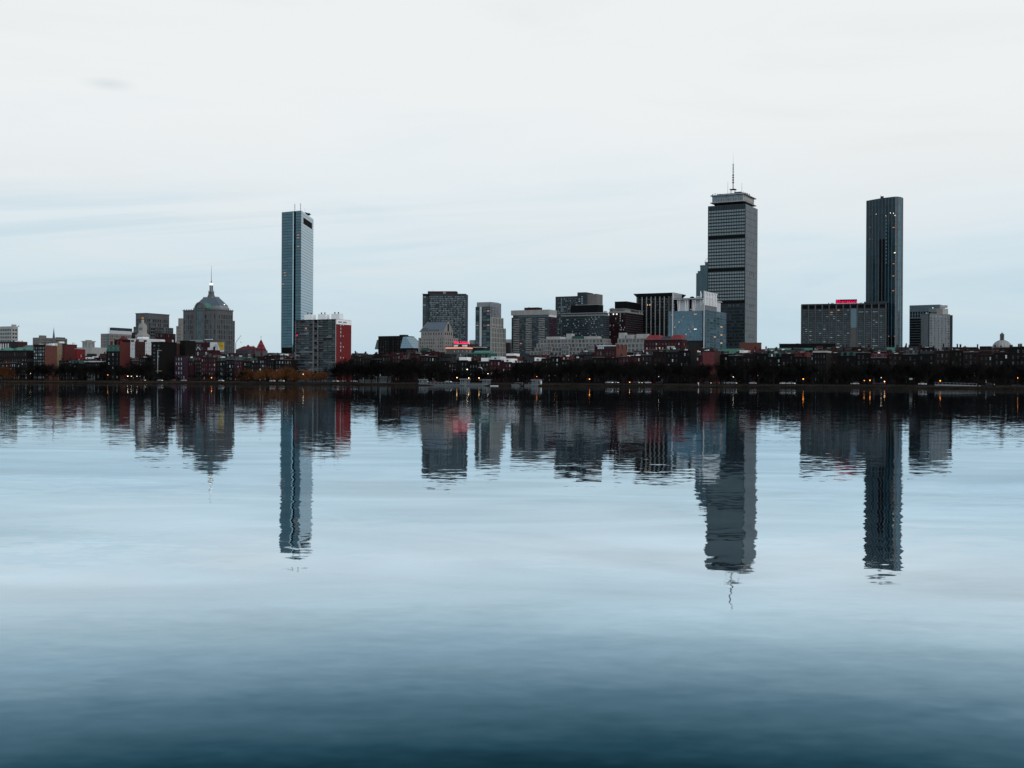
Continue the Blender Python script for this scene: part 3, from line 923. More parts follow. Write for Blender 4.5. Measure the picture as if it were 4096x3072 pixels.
b.block('rear_wing', stone_d, -8, 0.0, y1 + 0.8, b.Y(940), 0, b.Z(1283, 0, y1), None, W(2, 12, 0.5, 0.5, (0.3, 0.3, 10, 1), wn))
b.done(260)

# -- crane
b = Bld('tower_crane', 'thin lattice crane jib right of the lantern-roofed tower', 'crane', 943, 1372, 1650)
p0 = (0, 0, b.Z(1372)); p1 = (b.X(964), 0, b.Z(1343))
g = G(); g.tube((0, 0, 0), p0, 0.7, 0.6, 4); g.obj('tower', metal_g, b.root)
g = G()
for dz in (0.0, 1.1):
    g.tube((p0[0], 0, p0[2] + dz), (p1[0], 0, p1[2] + dz), 0.16, 0.12, 4)
for i in range(10):
    f0, f1 = i / 10, (i + 0.5) / 10
    A = [p0[k] + (p1[k] - p0[k]) * f0 for k in range(3)]; B = [p0[k] + (p1[k] - p0[k]) * f1 for k in range(3)]
    B[2] += 1.1
    g.tube(A, B, 0.09, 0.09, 3)
g.obj('jib', metal_g, b.root)
g = G(); g.tube(p1, (p1[0], 0, p1[2] - 9), 0.05, 0.05, 3); g.box(p1[0] - .4, p1[0] + .4, -.3, .3, p1[2] - 10, p1[2] - 9); g.obj('hook', metal_d, b.root)

# -- dark hip-roofed hall
b = Bld('hip_roofed_hall', 'low hall with maroon hipped roof left of the pointed church', 'building', 1012, 1400, 1300)
x0, zt = b.X(944), b.Z(1399)
b.block('wall', stone_d, x0, 0, 0, 14, 0, zt, W(10, 2, 0.4, 0.5, (1, 1, 10, 1), [(g_dark, 1)]))
zr = b.Z(1384)
g = G(); g.loft([(x0 - 0.6, -0.6, zt), (0.6, -0.6, zt), (0.6, 14, zt), (x0 - 0.6, 14, zt)], [(x0 * 0.74, 5, zr), (x0 * 0.30, 5, zr), (x0 * 0.30, 9, zr), (x0 * 0.74, 9, zr)])
r = g.obj('roof', maroonroof, b.root)
g = G(); g.ring(x0 * 0.5, 6, [(1.6, zr - 0.1), (1.4, zr + 0.8), (0.3, zr + 1.6)], 8); g.obj('cupola', maroonroof, r)
for f_ in (0.74, 0.30):
    b.mast('finial', x0 * f_, 7, zr, zr + 1.2, 0.15, parent=r)
g = G(); g.ring(0.8, 0, [(1.0, 0), (1.0, zt + 0.5), (0.05, b.Z(1382))], 6); g.obj('turret', slate, b.root)
b.bx('annex', concrete_d, x0 * 0.5, 4, -14, -6, 0, b.Z(1403))
b.done()

# -- church with conical red tower roof
b = Bld('pointed_church', 'church with steep dark red tile pyramid and cross', 'church', 1044, 1398, 1100)
zb, za = b.Z(1402), b.Z(1357)
g = G(); g.box(-4.2, 4.2, -4.2, 4.2, 0, zb); g.obj('tower', stone_d, b.root)
for i in range(6):
    f0, f1 = i / 6, (i + 1) / 6
    g = G(); r0, r1 = 5.0 * (1 - f0) + 0.12, 5.0 * (1 - f1)
    g.ring(0, 0, [(r0 + 0.12, zb + (za - zb) * f0), (r1 + 0.02, zb + (za - zb) * f1)], 8); g.obj('roof_course', redroof if i % 2 else maroonroof, b.root)
b.mast('cross_shaft', 0, 0, za - 0.5, b.Z(1343), 0.12)
b.bx('cross_arm', metal_d, -0.9, 0.9, -0.08, 0.08, b.Z(1348), b.Z(1347))
for sx in (-1, 1):
    g = G(); g.ring(sx * 4.6, -4.2, [(0.8, zb - 3), (0.7, zb + 1.5), (0.05, zb + 4.8)], 6); g.obj('pinnacle', maroonroof, b.root)
b.bx('nave', stone_d, -14, 10, 5, 22, 0, zb - 2)
b.done()

# -- mirror glass tower
b = Bld('mirror_glass_tower', 'tall thin mirror glass tower with dark vertical notch', 'skyscraper', 1205, 842, 1681)
z1 = b.Z(842)
phiA = rad(32); phiB = rad(-75)
LA, LB = 31.5, 91.0
# local frame: use world-aligned points about the near corner
b.root.rotation_euler = (0, 0, 0)
dA = (-math.cos(rad(31)), math.sin(rad(31))); 
# left face: solve so that it ends at px 1127; right face ends at px 1254
u1 = uofs(1127, 850)
LA = (b.C[0] - u1 * b.C[1]) / (-dA[0] + u1 * dA[1])
u2 = uofs(1254, 877)
Yr = (F * 1.0) and 0
# right end depth from its lower roofline
v2 = vofs(1254, 877)
Dr = (z1 + b.g - EYE) / v2
pr = (u2 * Dr - b.C[0], Dr - b.C[1])
LB = math.hypot(*pr); dB = (pr[0] / LB, pr[1] / LB)
P0 = (0, 0); PA = (dA[0] * LA, dA[1] * LA); PB = pr; PC = (PA[0] + pr[0], PA[1] + pr[1])
nA = (-dA[1] * -1, dA[0]) 
core = G()
nf = (0.385, 0.325)     # notch along the left face
def ptA(f, r=0.0):
    nx, ny = -math.sin(rad(31)) * -1, math.cos(rad(31))   # inward
    nx = math.sin(rad(31)); ny = math.cos(rad(31))
    return (dA[0] * LA * f + nx * r, dA[1] * LA * f + ny * r)
poly = [ptA(1.0, 0.3), ptA(nf[0] + 0.06, 0.3), ptA(nf[0] + 0.03, 3.0), ptA(nf[1] - 0.03, 3.0), ptA(nf[1] - 0.06, 0.3), ptA(0.01, 0.3), (PB[0] - dA[0] * 0 - 0.3, PB[1]), (PC[0] + 0.3, PC[1] - 0.3)]
core.prism(poly, 0, z1 - 0.4)
core.obj('core', metal_k, b.root)
nfl = 60
fh = z1 / nfl
def skin(a, c, z0, zz, m, nm='glass_panel', th=0.3, out=(0, 0)):
    dx, dy = c[0] - a[0], c[1] - a[1]
    L_ = math.hypot(dx, dy)
    return put(nm, pane_mesh(L_ - 0.12, zz - z0, m), b.root, ((a[0] + c[0]) / 2, (a[1] + c[1]) / 2, (z0 + zz) / 2), math.atan2(dy, dx))
louv = (z1 - 4.0 * fh, z1 - 2.2 * fh)
for i in range(12, nfl):
    z0_, z1_ = i * fh + 0.2, (i + 1) * fh - 0.2
    for f0, f1 in ((1.0, 0.68), (0.68, nf[0] + 0.045)):
        skin(ptA(f0), ptA(f1), z0_, z1_, g_sky)
        if R.random() < 0.05:
            fm = R.uniform(f1 + 0.05, f0 - 0.12)
            skin(ptA(fm + 0.07, -0.12), ptA(fm, -0.12), z0_ + 1.4, z0_ + 2.4, lit_o, 'lit_window')
    skin(ptA(nf[1] - 0.05), ptA(0.004), z0_, z1_, g_sky)
    if R.random() < 0.04:
        skin(ptA(0.2, -0.12), ptA(0.1, -0.12), z0_ + 1.4, z0_ + 2.4, lit_o, 'lit_window')
    kk = 2
    for q in range(kk):
        a = (PB[0] * q / kk, PB[1] * q / kk); c = (PB[0] * (q + 1) / kk, PB[1] * (q + 1) / kk)
        skin(a, c, z0_, z1_, g_sky2)  # right face gets the lighter glass: reflected sky painted as colour
# notch edges shine
skin(ptA(nf[0] + 0.045), ptA(nf[0] + 0.02, 1.4), 40, z1 - 1, g_sky, 'notch_panel')
# black louvre near the top of the right face
e = 0.28
a = (PB[0] * 0.18 + e, PB[1] * 0.18 - 0.1); c = (PB[0] * 0.86 + e, PB[1] * 0.86 - 0.1)
skin(a, c, louv[0] - 0.3, louv[1] + 1.2, metal_k, 'louvre')
g = G(); g.prism([P0, PB, PC, PA], z1 - 0.4, z1); g.obj('roof', metal_b, b.root)
for pxa in (1164, 1187):
    f_ = (1205 - pxa) / 78.0
    q = ptA(f_, 8)
    m0 = b.mast('antenna', q[0], q[1], z1, z1 + 12.5, 0.35, metal_b)
    for j in range(4):
        g = G(); g.box(q[0] - 0.7, q[0] + 0.7, q[1] - 0.5, q[1] + 0.5, z1 + 4 + 2 * j, z1 + 4.9 + 2 * j); g.obj('antenna_panel', grey_w, m0)
q = ptA(0.0, 8); b.mast('antenna', q[0] - 0.3, q[1], z1, z1 + 5, 0.15, metal_b)
q = (PB[0] * 0.62 - 3, PB[1] * 0.62)
g = G(); g.box(q[0] - 1.5, q[0] + 4.0, q[1] - 2, q[1] + 3, z1 + 1.2, z1 + 4); g.tube((q[0] - 3, q[1], z1 + 5.2), (q[0] + 6, q[1], z1 + 2.2), 0.6, 0.5, 5); g.box(q[0] + .5, q[0] + 2, q[1], q[1] + 1, z1, z1 + 1.2)
g.obj('window_cleaning_rig', metal_k, b.root)
b.done()

# -- balcony apartment slab with red gable wall
b = Bld('balcony_slab', 'concrete apartment slab with balconies, red brick end wall, white roof houses', 'building', 1345, 1278, 900)
x0, y1, z1 = b.X(1181), b.Y(1405), b.Z(1278)
b.block('wall', concrete_d, x0, -0.4, 1.6, y1, 0, z1, None, None)
rows = 17; rh = z1 / rows
nb = 9
for r_ in range(rows):
    z0_ = r_ * rh
    for c_ in range(nb):
        xa = x0 + (-x0 - 0.4) * c_ / nb; xb = x0 + (-x0 - 0.4) * (c_ + 1) / nb
        core_bay = c_ == 4
        kind = R.random()
        if core_bay:
            m_ = brick_m if (r_ // 1) % 2 == 0 else blind_d
        else:
            m_ = g_dark if kind < 0.42 else g_mid if kind < 0.72 else blind_d if kind < 0.9 else brick_m
        put('window', pane_mesh(xb - xa - 0.5, rh * 0.72, m_, concrete if not core_bay else None), b.root, ((xa + xb) / 2, 1.52, z0_ + rh * 0.55))
        if not core_bay:
            # balcony front
            rail = pick([(concrete_d, 5), (blind_d, 2), (metal_d, 3)])
            if ('rail', round(xb - xa, 1), rail.name) not in PANES:
                g = G(); w_ = xb - xa
                for t_ in range(7):
                    g.box(-w_ / 2 + w_ * t_ / 7 + 0.03, -w_ / 2 + w_ * (t_ + 1) / 7 - 0.06, -0.04, 0.04, 0, 0.85)
                g.box(-w_ / 2, w_ / 2, -0.06, 0.06, 0.86, 0.95)
                PANES[('rail', round(xb - xa, 1), rail.name)] = g.mesh('balcony_rail', [rail])
            put('balcony_rail', PANES[('rail', round(xb - xa, 1), rail.name)], b.root, ((xa + xb) / 2, 0.06, z0_ + 0.25))
    b.bx('balcony_slab', concrete, x0, -0.45, 0.0, 1.6, z0_, z0_ + 0.22)
for c_ in (0, 4, 5, nb):
    xa = x0 + (-x0 - 0.4) * c_ / nb
    b.bx('fin_wall', concrete if c_ != nb else stone_p, xa - 0.16, xa + 0.16, -0.03 - 0.02 * c_, 1.6, 0, z1)
b.bx('end_wall', brick_v, -0.38, 0.0, 0.3, y1 + 0.2, 0, z1 - 3.4)
b.bx('end_wall_top', white, -0.38, 0.06, 0.28, y1 + 0.3, z1 - 3.4, z1 + 0.15)
for i in range(2):
    b.bx('louvre', metal_g, 0.04, 0.12, 2.5 + 6 * i, 7 + 6 * i, z1 - 2.3, z1 - 1.2)
for r_ in range(2, rows - 1):
    put('window', pane_mesh(0.8, 1.6, blind if R.random() < 0.5 else g_dark), b.root, (0.02, y1 * 0.30, r_ * rh + 1.6), math.pi / 2)
    if r_ % 3 == 0:
        put('window', pane_mesh(0.7, 0.7, blind_w), b.root, (0.02, y1 * 0.48, r_ * rh + 1.6), math.pi / 2)
b.bx('roof', concrete_d, x0 - 0.1, -0.4, -0.2, y1, z1, z1 + 0.35)
for xa, xb in ((1217, 1247), (1272, 1302), (1325, 1357)):
    p0_, p1_ = b.X(xa, 6), b.X(xb, 6)
    rh_ = b.bx('roof_house', white, p0_, p1_, 6, 11, z1 + 0.35, z1 + 4.8)
    for q_ in (0.25, 0.7):
        g = G(); xx = p0_ + (p1_ - p0_) * q_
        g.ring(xx, 8, [(0.42, z1 + 4.8), (0.42, z1 + 5.6), (0.6, z1 + 5.7), (0.5, z1 + 6.1)], 8); g.obj('vent', metal_d, rh_)
put('window', pane_mesh(1.2, 1.2, sign_red), b.root, (b.X(1188, 1.4), 1.4, b.Z(1341, x0)))
put('window', pane_mesh(1.6, 1.0, lit_o), b.root, (b.X(1224, 1.4), 1.4, b.Z(1314, x0)))
b.done()

# -- dark brick block with slanting glass
b = Bld('slanting_atrium_block', 'dark brick block with slanting glass atrium on its right', 'building', 1612, 1343, 1500)
x0, y1, z1 = b.X(1513), 26.0, b.Z(1343)
b.block('wall', brick_k, x0, 0, 0, y1, 0, z1, [(z1 - 22, z1 - 5, W(9, 5, 0.3, 0.5, (2, 2, 0, 0), [(g_dark, 3), (g_mid, 1)])), (z1 - 4, z1 - 0.8, W(18, 1, 0.6, 0.9, (1, 1, 0, 0), [(metal_d, 1)], rec=0.5))])
for c_ in (0.33, 0.5):
    b.bx('pier', metal_k, x0 * c_ - 0.6, x0 * c_ + 0.6, -0.5, -0.02, 0, z1)
b.bx('plant_room', metal_d, x0 * 0.25, -1, 6, 14, z1, z1 + 1.6)
za_, zb_ = b.Z(1347), b.Z(1393)
sl = b.X(1674, 2) - b.X(1630, 2)
g = G(); g.loft([(0.05, -6, zb_), (sl + 3.2, -6, zb_), (sl + 3.2, 24, zb_), (0.05, 24, zb_)], [(0.05, 0, za_), (4.4, 0, za_), (4.4, 20, za_), (0.05, 20, za_)])
g.obj('atrium_glass', g_sky2, b.root)
for i in range(1, 5):
    f_ = i / 5; xx = sl + 3.2 + (4.4 - sl - 3.2) * f_; yy = -6 + 6 * f_; zz = zb_ + (za_ - zb_) * f_
    g = G(); g.tube((0, yy - 0.05, zz), (xx + .05, yy - 0.05, zz), 0.1, 0.1, 4); g.tube((xx + 0.05, yy, zz), (xx + 0.05, 24 - 4 * f_, zz), 0.1, 0.1, 4); g.obj('glazing_bar', metal_b, b.root)
b.bx('atrium_base', metal_k, 0.05, sl + 3.4, -6.2, 24, 0, zb_)
g = G(); g.loft([(x0 - 5.5, 0, b.Z(1396)), (x0 - 0.05, 0, b.Z(1396)), (x0 - 0.05, 20, b.Z(1396)), (x0 - 5.5, 20, b.Z(1396))], [(x0 - 2.6, 1, b.Z(1358)), (x0 - .05, 1, b.Z(1358)), (x0 - .05, 18, b.Z(1358)), (x0 - 2.6, 18, b.Z(1358))])
g.obj('side_atrium_glass', g_mid, b.root)
b.done()

# -- brown hotel tower with rows of triple windows
b = Bld('brown_hotel_tower', 'dark brown hotel tower with rows of small grouped windows', 'skyscraper', 1863, 1176, 1650, phi=4)
xA, xB, z1 = b.X(1718), b.X(1689), b.Z(1177)
Wd = -xA
xs = []
for gI in range(12):
    for k_ in range(3):
        a = Wd * (gI + 0.10 + 0.29 * k_) / 12
        xs.append((a, a + Wd / 12 * 0.20))
hp = [(blind, 6), (blind_d, 3), (g_dark, 2.5)]
zrow = b.Z(1408)
b.block('wall', concrete_d, xA, 0, 0, 30, 0, z1, [(zrow, b.Z(1179) - 1.4, W(0, 28, 1, 0.42, (0, 0, 0, 0), hp, xs=xs, rec=0.3))], None)
b.block('side_wall', concrete_d, xB, xA, 4.0, 30, 0, z1 - 0.02, [(zrow, b.Z(1179) - 1.4, W(2, 28, 0.86, 0.4, (0.4, 0.4, 0, 0), [(blind_d, 3), (g_mid, 3), (blind, 1)], rec=0.4))])
b.bx('parapet', concrete_d, xB - 0.1, 0.1, -0.15, 30.1, z1, z1 + 0.7)
b.block('penthouse', brick_b, b.X(1711, 8), b.X(1826, 8), 8, 24, z1 + 0.7, b.Z(1163), None)
b.bx('plant_louvre', stone, b.X(1772, 8), b.X(1784, 8), 7.9, 8, z1 + 1.3, b.Z(1164))
b.mast('aerial', b.X(1731, 9), 9, b.Z(1163), b.Z(1155), 0.12)
b.done(300)

# -- steep-gabled stone building
b = Bld('steep_gabled_building', 'beige stone building with steep grey gable roof before the brown tower', 'building', 1775, 1326, 1250)
wn = [(g_mid, 3), (g_dark, 4), (blind_d, 2)]
x0, y1 = b.X(1684), b.Y(1812)
z_e, z_r, z_s = b.Z(1326), b.Z(1286), b.Z(1350)
b.block('wall', stone, x0, 0, 0, y1, z_s - 3, z_e, W(8, 2, 0.42, 0.5, (1, 1, 0, 0), wn), W(4, 2, 0.5, 0.5, (1, 1, 0, 0), wn))
b.block('lower_wall', stone, b.X(1674, -3), 3, -3, y1 + 6, 0, z_s, [(z_s - 18, z_s - 0.5, W(11, 5, 0.45, 0.5, (1, 1, 0, 0), wn))], [(z_s - 18, z_s - 0.5, W(6, 5, 0.42, 0.5, (1, 1, 0, 0), wn))])
ym = y1 / 2
g = G()
rA, rB = b.X(1713, ym), -0.4
g.v += [(rA - 5, 0.2, z_e), (rB, 0.2, z_e), (rB, ym, z_r), (rA, ym, z_r), (rA - 5, y1, z_e), (rB, y1, z_e)]
g.f += [(0, 1, 2, 3), (5, 4, 3, 2), (4, 0, 3)]; g.m += [0, 0, 0]
g.obj('roof', slate_b, b.root)
g = G()
g.loft([(rB, 0.0, z_e), (0.4, 0.0, z_e), (0.4, y1, z_e), (rB, y1, z_e)], [(rB, ym - 0.3, z_r + 0.8), (0.4, ym - 0.3, z_r + 0.8), (0.4, ym + 0.3, z_r + 0.8), (rB, ym + 0.3, z_r + 0.8)])
g.obj('gable_wall', stone, b.root)
put('window', pane_mesh(3.0, 7.5, g_dark), b.root, (0.42, ym - 1.0, z_e + 4.4), math.pi / 2)
g = G(); g.loft([(rA - 5.6, 0.0, z_e), (rA - 4.6, 0.0, z_e), (rA - 4.6, y1, z_e), (rA - 5.6, y1, z_e)], [(rA - 0.6, ym - .3, z_r + .5), (rA + 0.3, ym - .3, z_r + .5), (rA + 0.3, ym + .3, z_r + .5), (rA - 0.6, ym + .3, z_r + .5)])
g.obj('rear_gable', stone, b.root)
for i in range(6):
    xx = x0 * 0.72 + i * 2.6
    put('window', pane_mesh(1.5, 2.0, g_mid), b.root, (xx, 0.9, z_e + 1.4))
    g = G(); g.box(xx - 1.0, xx + 1.0, 0.95, 2.4, z_e, z_e + 2.7); g.obj('dormer', stone, b.root)
b.bx('side_gable', slate_b, b.X(1688), b.X(1702), 1, y1 - 1, z_e, b.Z(1309))
b.bx('green_bay', copper_d, b.X(1687, -4), b.X(1715, -4), -4.6, -3.05, z_s - 22, b.Z(1391))
b.done()

# -- red neon roof sign
b = Bld('rooftop_sign', 'red neon script sign on a roof frame before the brown hotel', 'sign', 1877, 1374, 1230)
x0 = b.X(1813); zt, zb = b.Z(1363), b.Z(1375)
g = G()
for i in range(7):
    xx = x0 * i / 6
    g.tube((xx, 0.5, zb - 12), (xx, 0.5, zt - 0.8), 0.12, 0.12, 4)
g.tube((x0, 0.5, zb), (0, 0.5, zb), 0.12, 0.12, 4); g.tube((x0, 0.5, zt - 0.8), (0, 0.5, zt - 0.8), 0.12, 0.12, 4)
g.obj('frame', metal_g, b.root)
text_obj('letters', 'The Lenox', sign_red, b.root, (x0 / 2, 0, (zt + zb) / 2), (zt - zb) * 0.92, -x0 * 0.98, depth=0.35)

b = simple('hotel_under_sign', 'dark brick hotel carrying the red script sign', 'building', 1806, 1884, 1912, 1376, 1250, brick_b, lmax=20)
b.bx('roof_house', white, b.X(1820), b.X(1860), 4, 10, b.z1 - .1, b.z1 + 1.0)
b.done()
b = simple('grey_box_block', 'pale grey box block right of the red script sign', 'building', 1878, 1899, 1908, 1360, 1480, concrete_l); b.done()
b = simple('grey_rear_block', 'grey block with dark base between stepped tower and balcony tower', 'building', 2016, 2046, 2060, 1357, 1600, concrete_l)
b.bx('dark_front', metal_d, b.x0, 0, -8, -2, 0, b.Z(1371)); b.done()

# -- building with uplit cornice
b = simple('uplit_cornice_house', 'stone house with glowing salmon cornice', 'building', 1786, 1857, 1887, 1394, 1100, stone_d,
           front=lambda b: [(b.z1 - 11, b.z1 - 0.6, W(8, 3, 0.42, 0.55, (0.6, 0.6, 0, 0), [(blind, 2), (g_dark, 2), (blind_d, 2)]))],
           right=lambda b: [(b.z1 - 11, b.z1 - 0.6, W(6, 3, 0.45, 0.55, (0.6, 0.6, 0, 0), [(blind, 3), (g_dark, 1)]))])
zc_ = b.z1
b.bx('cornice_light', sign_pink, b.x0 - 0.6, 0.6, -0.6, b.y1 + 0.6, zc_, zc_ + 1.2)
b.bx('cornice', stone_d, b.x0 - 0.9, 0.9, -0.9, b.y1 + 0.9, zc_ + 1.2, zc_ + 1.8)
for i, (xa, m_) in enumerate(((1822, white), (1838, metal_d), (1850, white))):
    b.bx('roof_house', m_, b.X(xa - 7, 4), b.X(xa + 6, 4), 4 + i, 8 + i, zc_ + 1.8, zc_ + 3.6)
b.done()
b = simple('flat_canopy_house', 'dark house with thin pale roof canopy below the stepped tower', 'building', 1893, 1932, 1942, 1390, 1110, metal_d)
b.bx('canopy', grey_w, b.x0 - 1, 1.2, -1.0, b.y1 + 1, b.z1, b.z1 + 0.5); b.done()

# -- glass tower with stepped stone side
b = Bld('stepped_stone_glass_tower', 'teal glass tower with stepped white stone right side', 'skyscraper', 1961, 1226, 1450)
x0 = b.X(1902)
zf, zt1, zt2, zt3 = b.Z(1226), b.Z(1209), b.Z(1268), b.Z(1309)
ya, yb, yc = b.Y(2004), b.Y(2012), b.Y(2020)
gw = [(g_teal, 5), (g_mid, 3), (g_ink, 3)]
b.block('glass_front', metal_d, x0, -0.05, 0, 24, 0, zf, [(zf - 52, zf - 0.4, W(4, 15, 0.94, 0.8, (0.2, 0.2, 0, 0), gw, rec=0.15, name='glass_panel', fn=lambda c, r: lit_o if R.random() < 0.05 else None))], None)
b.bx('white_fin', grey_w, b.X(1922) - 0.7, b.X(1928) - 0.4, -0.7, -0.02, zf - 48, zf)
b.bx('roof_screen', metal_g, b.X(1907, 3), -0.1, 3, 22, zf, b.Z(1207))
sg = [(g_dark, 3), (g_ink, 2), (g_mid, 1)]
b.block('upper_side', metal_g, -0.05, 0.3, 0.2, ya, zt2 - 6, zt1, None, [(zt2 - 5, zt1 - 1.2, W(7, 3, 0.55, 0.93, (0.4, 0.4, 0, 0), sg, rec=0.5))])
b.block('middle_side', stone_p, -0.04, 0.9, 0.25, yb, zt3 - 6, zt2, None, [(zt3 - 5, zt2 - 0.5, W(8, 2, 0.5, 0.86, (0.6, 0.4, 0, 0), sg, rec=0.5))])
b.block('lower_side', stone_p, -0.03, 1.5, 0.3, yc, 0, zt3, None, [(zt3 - 36, zt3 - 0.5, W(9, 6, 0.5, 0.84, (0.6, 0.4, 0, 0), sg, rec=0.5))])
b.done()

# -- green vaulted hall
b = Bld('green_vaulted_hall', 'low hall with green barrel vault and arcade below stepped tower', 'building', 1962, 1412, 1010)
xa, xb = b.X(1892), b.X(1953); zb = b.Z(1412); zt = b.Z(1402)
g = G(); prev = None
for i in range(9):
    a = math.pi * i / 8
    y_, z_ = 5 - 4 * math.cos(a), zb + (zt - zb) * math.sin(a)
    p = ((xa, y_, z_), (xb, y_, z_))
    if prev:
        g.quad(prev[0], prev[1], p[1], p[0])
    prev = p
g.f += [tuple(range(len(g.v), len(g.v) + 9)), tuple(reversed(range(len(g.v) + 9, len(g.v) + 18)))]; g.m += [0, 0]
for xx in (xa, xb):
    g.v += [(xx, 5 - 4 * math.cos(math.pi * i / 8), zb + (zt - zb) * math.sin(math.pi * i / 8)) for i in range(9)]
g.obj('vault_roof', copper, b.root)
zlow = b.Z(1414)
b.block('wall', copper_d, b.X(1873), 0, -2, 12, 0, zlow, [(zlow - 3.6, zlow - 0.6, W(11, 1, 0.7, 0.9, (0.3, 0.3, 0, 0), [(g_dark, 2), (metal_g, 1)], rec=0.8))], None, roof=copper_d)
b.bx('roof_edge', copper, b.X(1873) - 0.3, 0.3, -2.3, 12, zlow, zlow + 0.6)
b.done()

# -- balcony tower with pale ribbed cap
b = Bld('balcony_tower', 'dark balcony apartment tower with pale ribbed cap and red roof box', 'skyscraper', 2195, 1258, 1450)
x0, y1 = b.X(2044), b.Y(2226)
zt, zc0, zg = b.Z(1238), b.Z(1258), b.Z(1267)
Wd = -x0
bw = [(g_dark, 6), (g_mid, 4), (blind_d, 2)]
rows = 20
zlo = b.Z(1412)
xs = [(Wd * i / 18 + 0.25, Wd * (i + 1) / 18 - 0.25) for i in range(18)]
b.block('wall', concrete_d, x0 + 0.4, -0.05, 0.8, y1, 0, zg, [(zlo, zg - 0.3, W(0, rows, 1, 0.62, (0, 0, 0, 0), bw, xs=xs[:-1], rec=0.3, fn=lambda c, r: lit_o if R.random() < 0.012 else None))], None)
g_ = b.block('side_wall', brick_u, -0.04, 0.25, 0.9, y1 + 0.1, 0, zg, None, [(zlo, zg - 0.3, W(5, rows, 0.35, 0.4, (0.5, 0.5, 0, 0), [(g_dark, 3), (blind_d, 2)], rec=0.3))])
rh = (zg - 0.3 - zlo) / rows
for r_ in range(rows):
    for f0, f1 in ((0.07, 0.23), (0.40, 0.56), (0.74, 0.90)):
        b.bx('balcony_front', concrete_l, x0 + Wd * f0, x0 + Wd * f1, -0.6, -0.35, zlo + rh * r_ - 0.1, zlo + rh * r_ + 0.55)
b.bx('glazed_storey', g_mid, x0 + 2, -0.5, 1.5, y1 - 1, zg, zc0)
b.bx('white_end', blind_w, -0.6, 0.2, 1.2, y1, zg + 0.2, zc0)
cap = b.block('cap', concrete_l, x0, 0.4, 0, y1 + 0.4, zc0, zt)
for i in range(40):
    xx = x0 + (0.4 - x0) * (i + 0.5) / 40
    g = G(); g.box(xx - 0.22, xx + 0.22, -0.25, -0.01, zc0, zt); g.obj('cap_rib', concrete_l, cap)
b.bx('roof_box', brick_m, b.X(2097, 8), b.X(2152, 8), 8, min(y1 - 2, 22), zt, b.Z(1229, -15, 8))
g = G(); q = b.X(2114, 8); g.tube((q, 9, b.Z(1229)), (q + 0.3, 9, b.Z(1222)), 0.9, 0.05, 5); g.obj('dish', metal_d, b.root)
b.done(300)

# -- far grey twin block behind
b = Bld('far_grey_block', 'far grey tower with stepped right half behind dark slabs', 'skyscraper', 2311, 1184, 1800)
x0, z1 = b.X(2222), b.Z(1184)
b.block('wall', concrete_d, x0, 0, 0, 25, 0, z1, [(z1 - 75, z1 - 2.2, W(13, 24, 0.72, 0.42, (3.5, 0.5, 0, 0), [(blind_d, 4), (blind, 2), (g_dark, 3)], rec=0.3))])
z2 = b.Z(1170)
b.block('right_tower', concrete_d, 0.02, b.X(2345), -1.5, 25, 0, z2, [(z2 - 70, z2 - 5, W(2, 20, 0.6, 0.5, (1, 4, 0, 0), [(g_dark, 2), (blind, 2)], rec=0.4))], [(z2 - 70, z2 - 5, W(1, 20, 0.5, 0.5, (1, 14, 0, 0), [(blind, 2), (g_dark, 1)], rec=0.4))])
x2 = b.X(2345)
b.block('right_wing', concrete_w, x2, b.X(2386, 3), 3, 26, 0, b.Z(1177), None, None)
b.done(250)

# -- dark slab one
sl_p = [(g_dark, 10), (g_mid, 3), (g_teal, 2), (blind, 1.2)]
b = Bld('dark_slab', 'wide dark office slab with black roof box, left of pair', 'building', 2414, 1249, 1480)
x0, y1, z1 = b.X(2249), b.Y(2437), b.Z(1249)
zl = b.Z(1345)
zb_ = b.Z(1262)
b.block('wall', concrete_d, x0, 0, 0, y1, 0, zb_, [(zl, zb_ - 0.5, W(34, 10, 0.82, 0.5, (0.6, 0.6, 0, 0), sl_p, rec=0.25, fn=lambda c, r: blind if (R.random() < 0.04) else None))], [(zl, zb_ - 0.5, W(12, 10, 0.85, 0.5, (0.4, 0.4, 0, 0), [(metal_k, 1), (g_dark, 1)], rec=0.25))])
b.bx('ledge', metal_g, x0 - 0.5, 0.5, -0.5, y1 + 0.5, zb_, zb_ + 1.2)
b.block('top_storey', metal_g, x0 + 1.5, -1, 1.5, y1 - 1, zb_ + 1.2, z1 - 0.8, W(26, 1, 0.8, 0.9, (0.3, 0.3, 0, 0), [(g_mid, 3), (blind_d, 2), (g_dark, 3)]), W(10, 1, 0.8, 0.9, (0.3, 0.3, 0, 0), [(g_dark, 1)]))
b.bx('roof_slab', metal_g, x0 - 0.4, 0.4, -0.4, y1 + 0.4, z1 - 0.8, z1)
b.bx('roof_box', metal_k, b.X(2282, 5), b.X(2391, 5), 5, b.Y(2410, b.X(2391, 5)) if False else 22, z1, b.Z(1219, -10, 5))
b.bx('roof_rail', metal_g, b.X(2300, 5), b.X(2391, 5) + 0.2, 4.8, 22.2, b.Z(1219, -10, 5), b.Z(1217, -10, 5))
b.bx('roof_unit', concrete_l, -5, -2, 12, 16, z1, z1 + 2.2)
b.done(300)

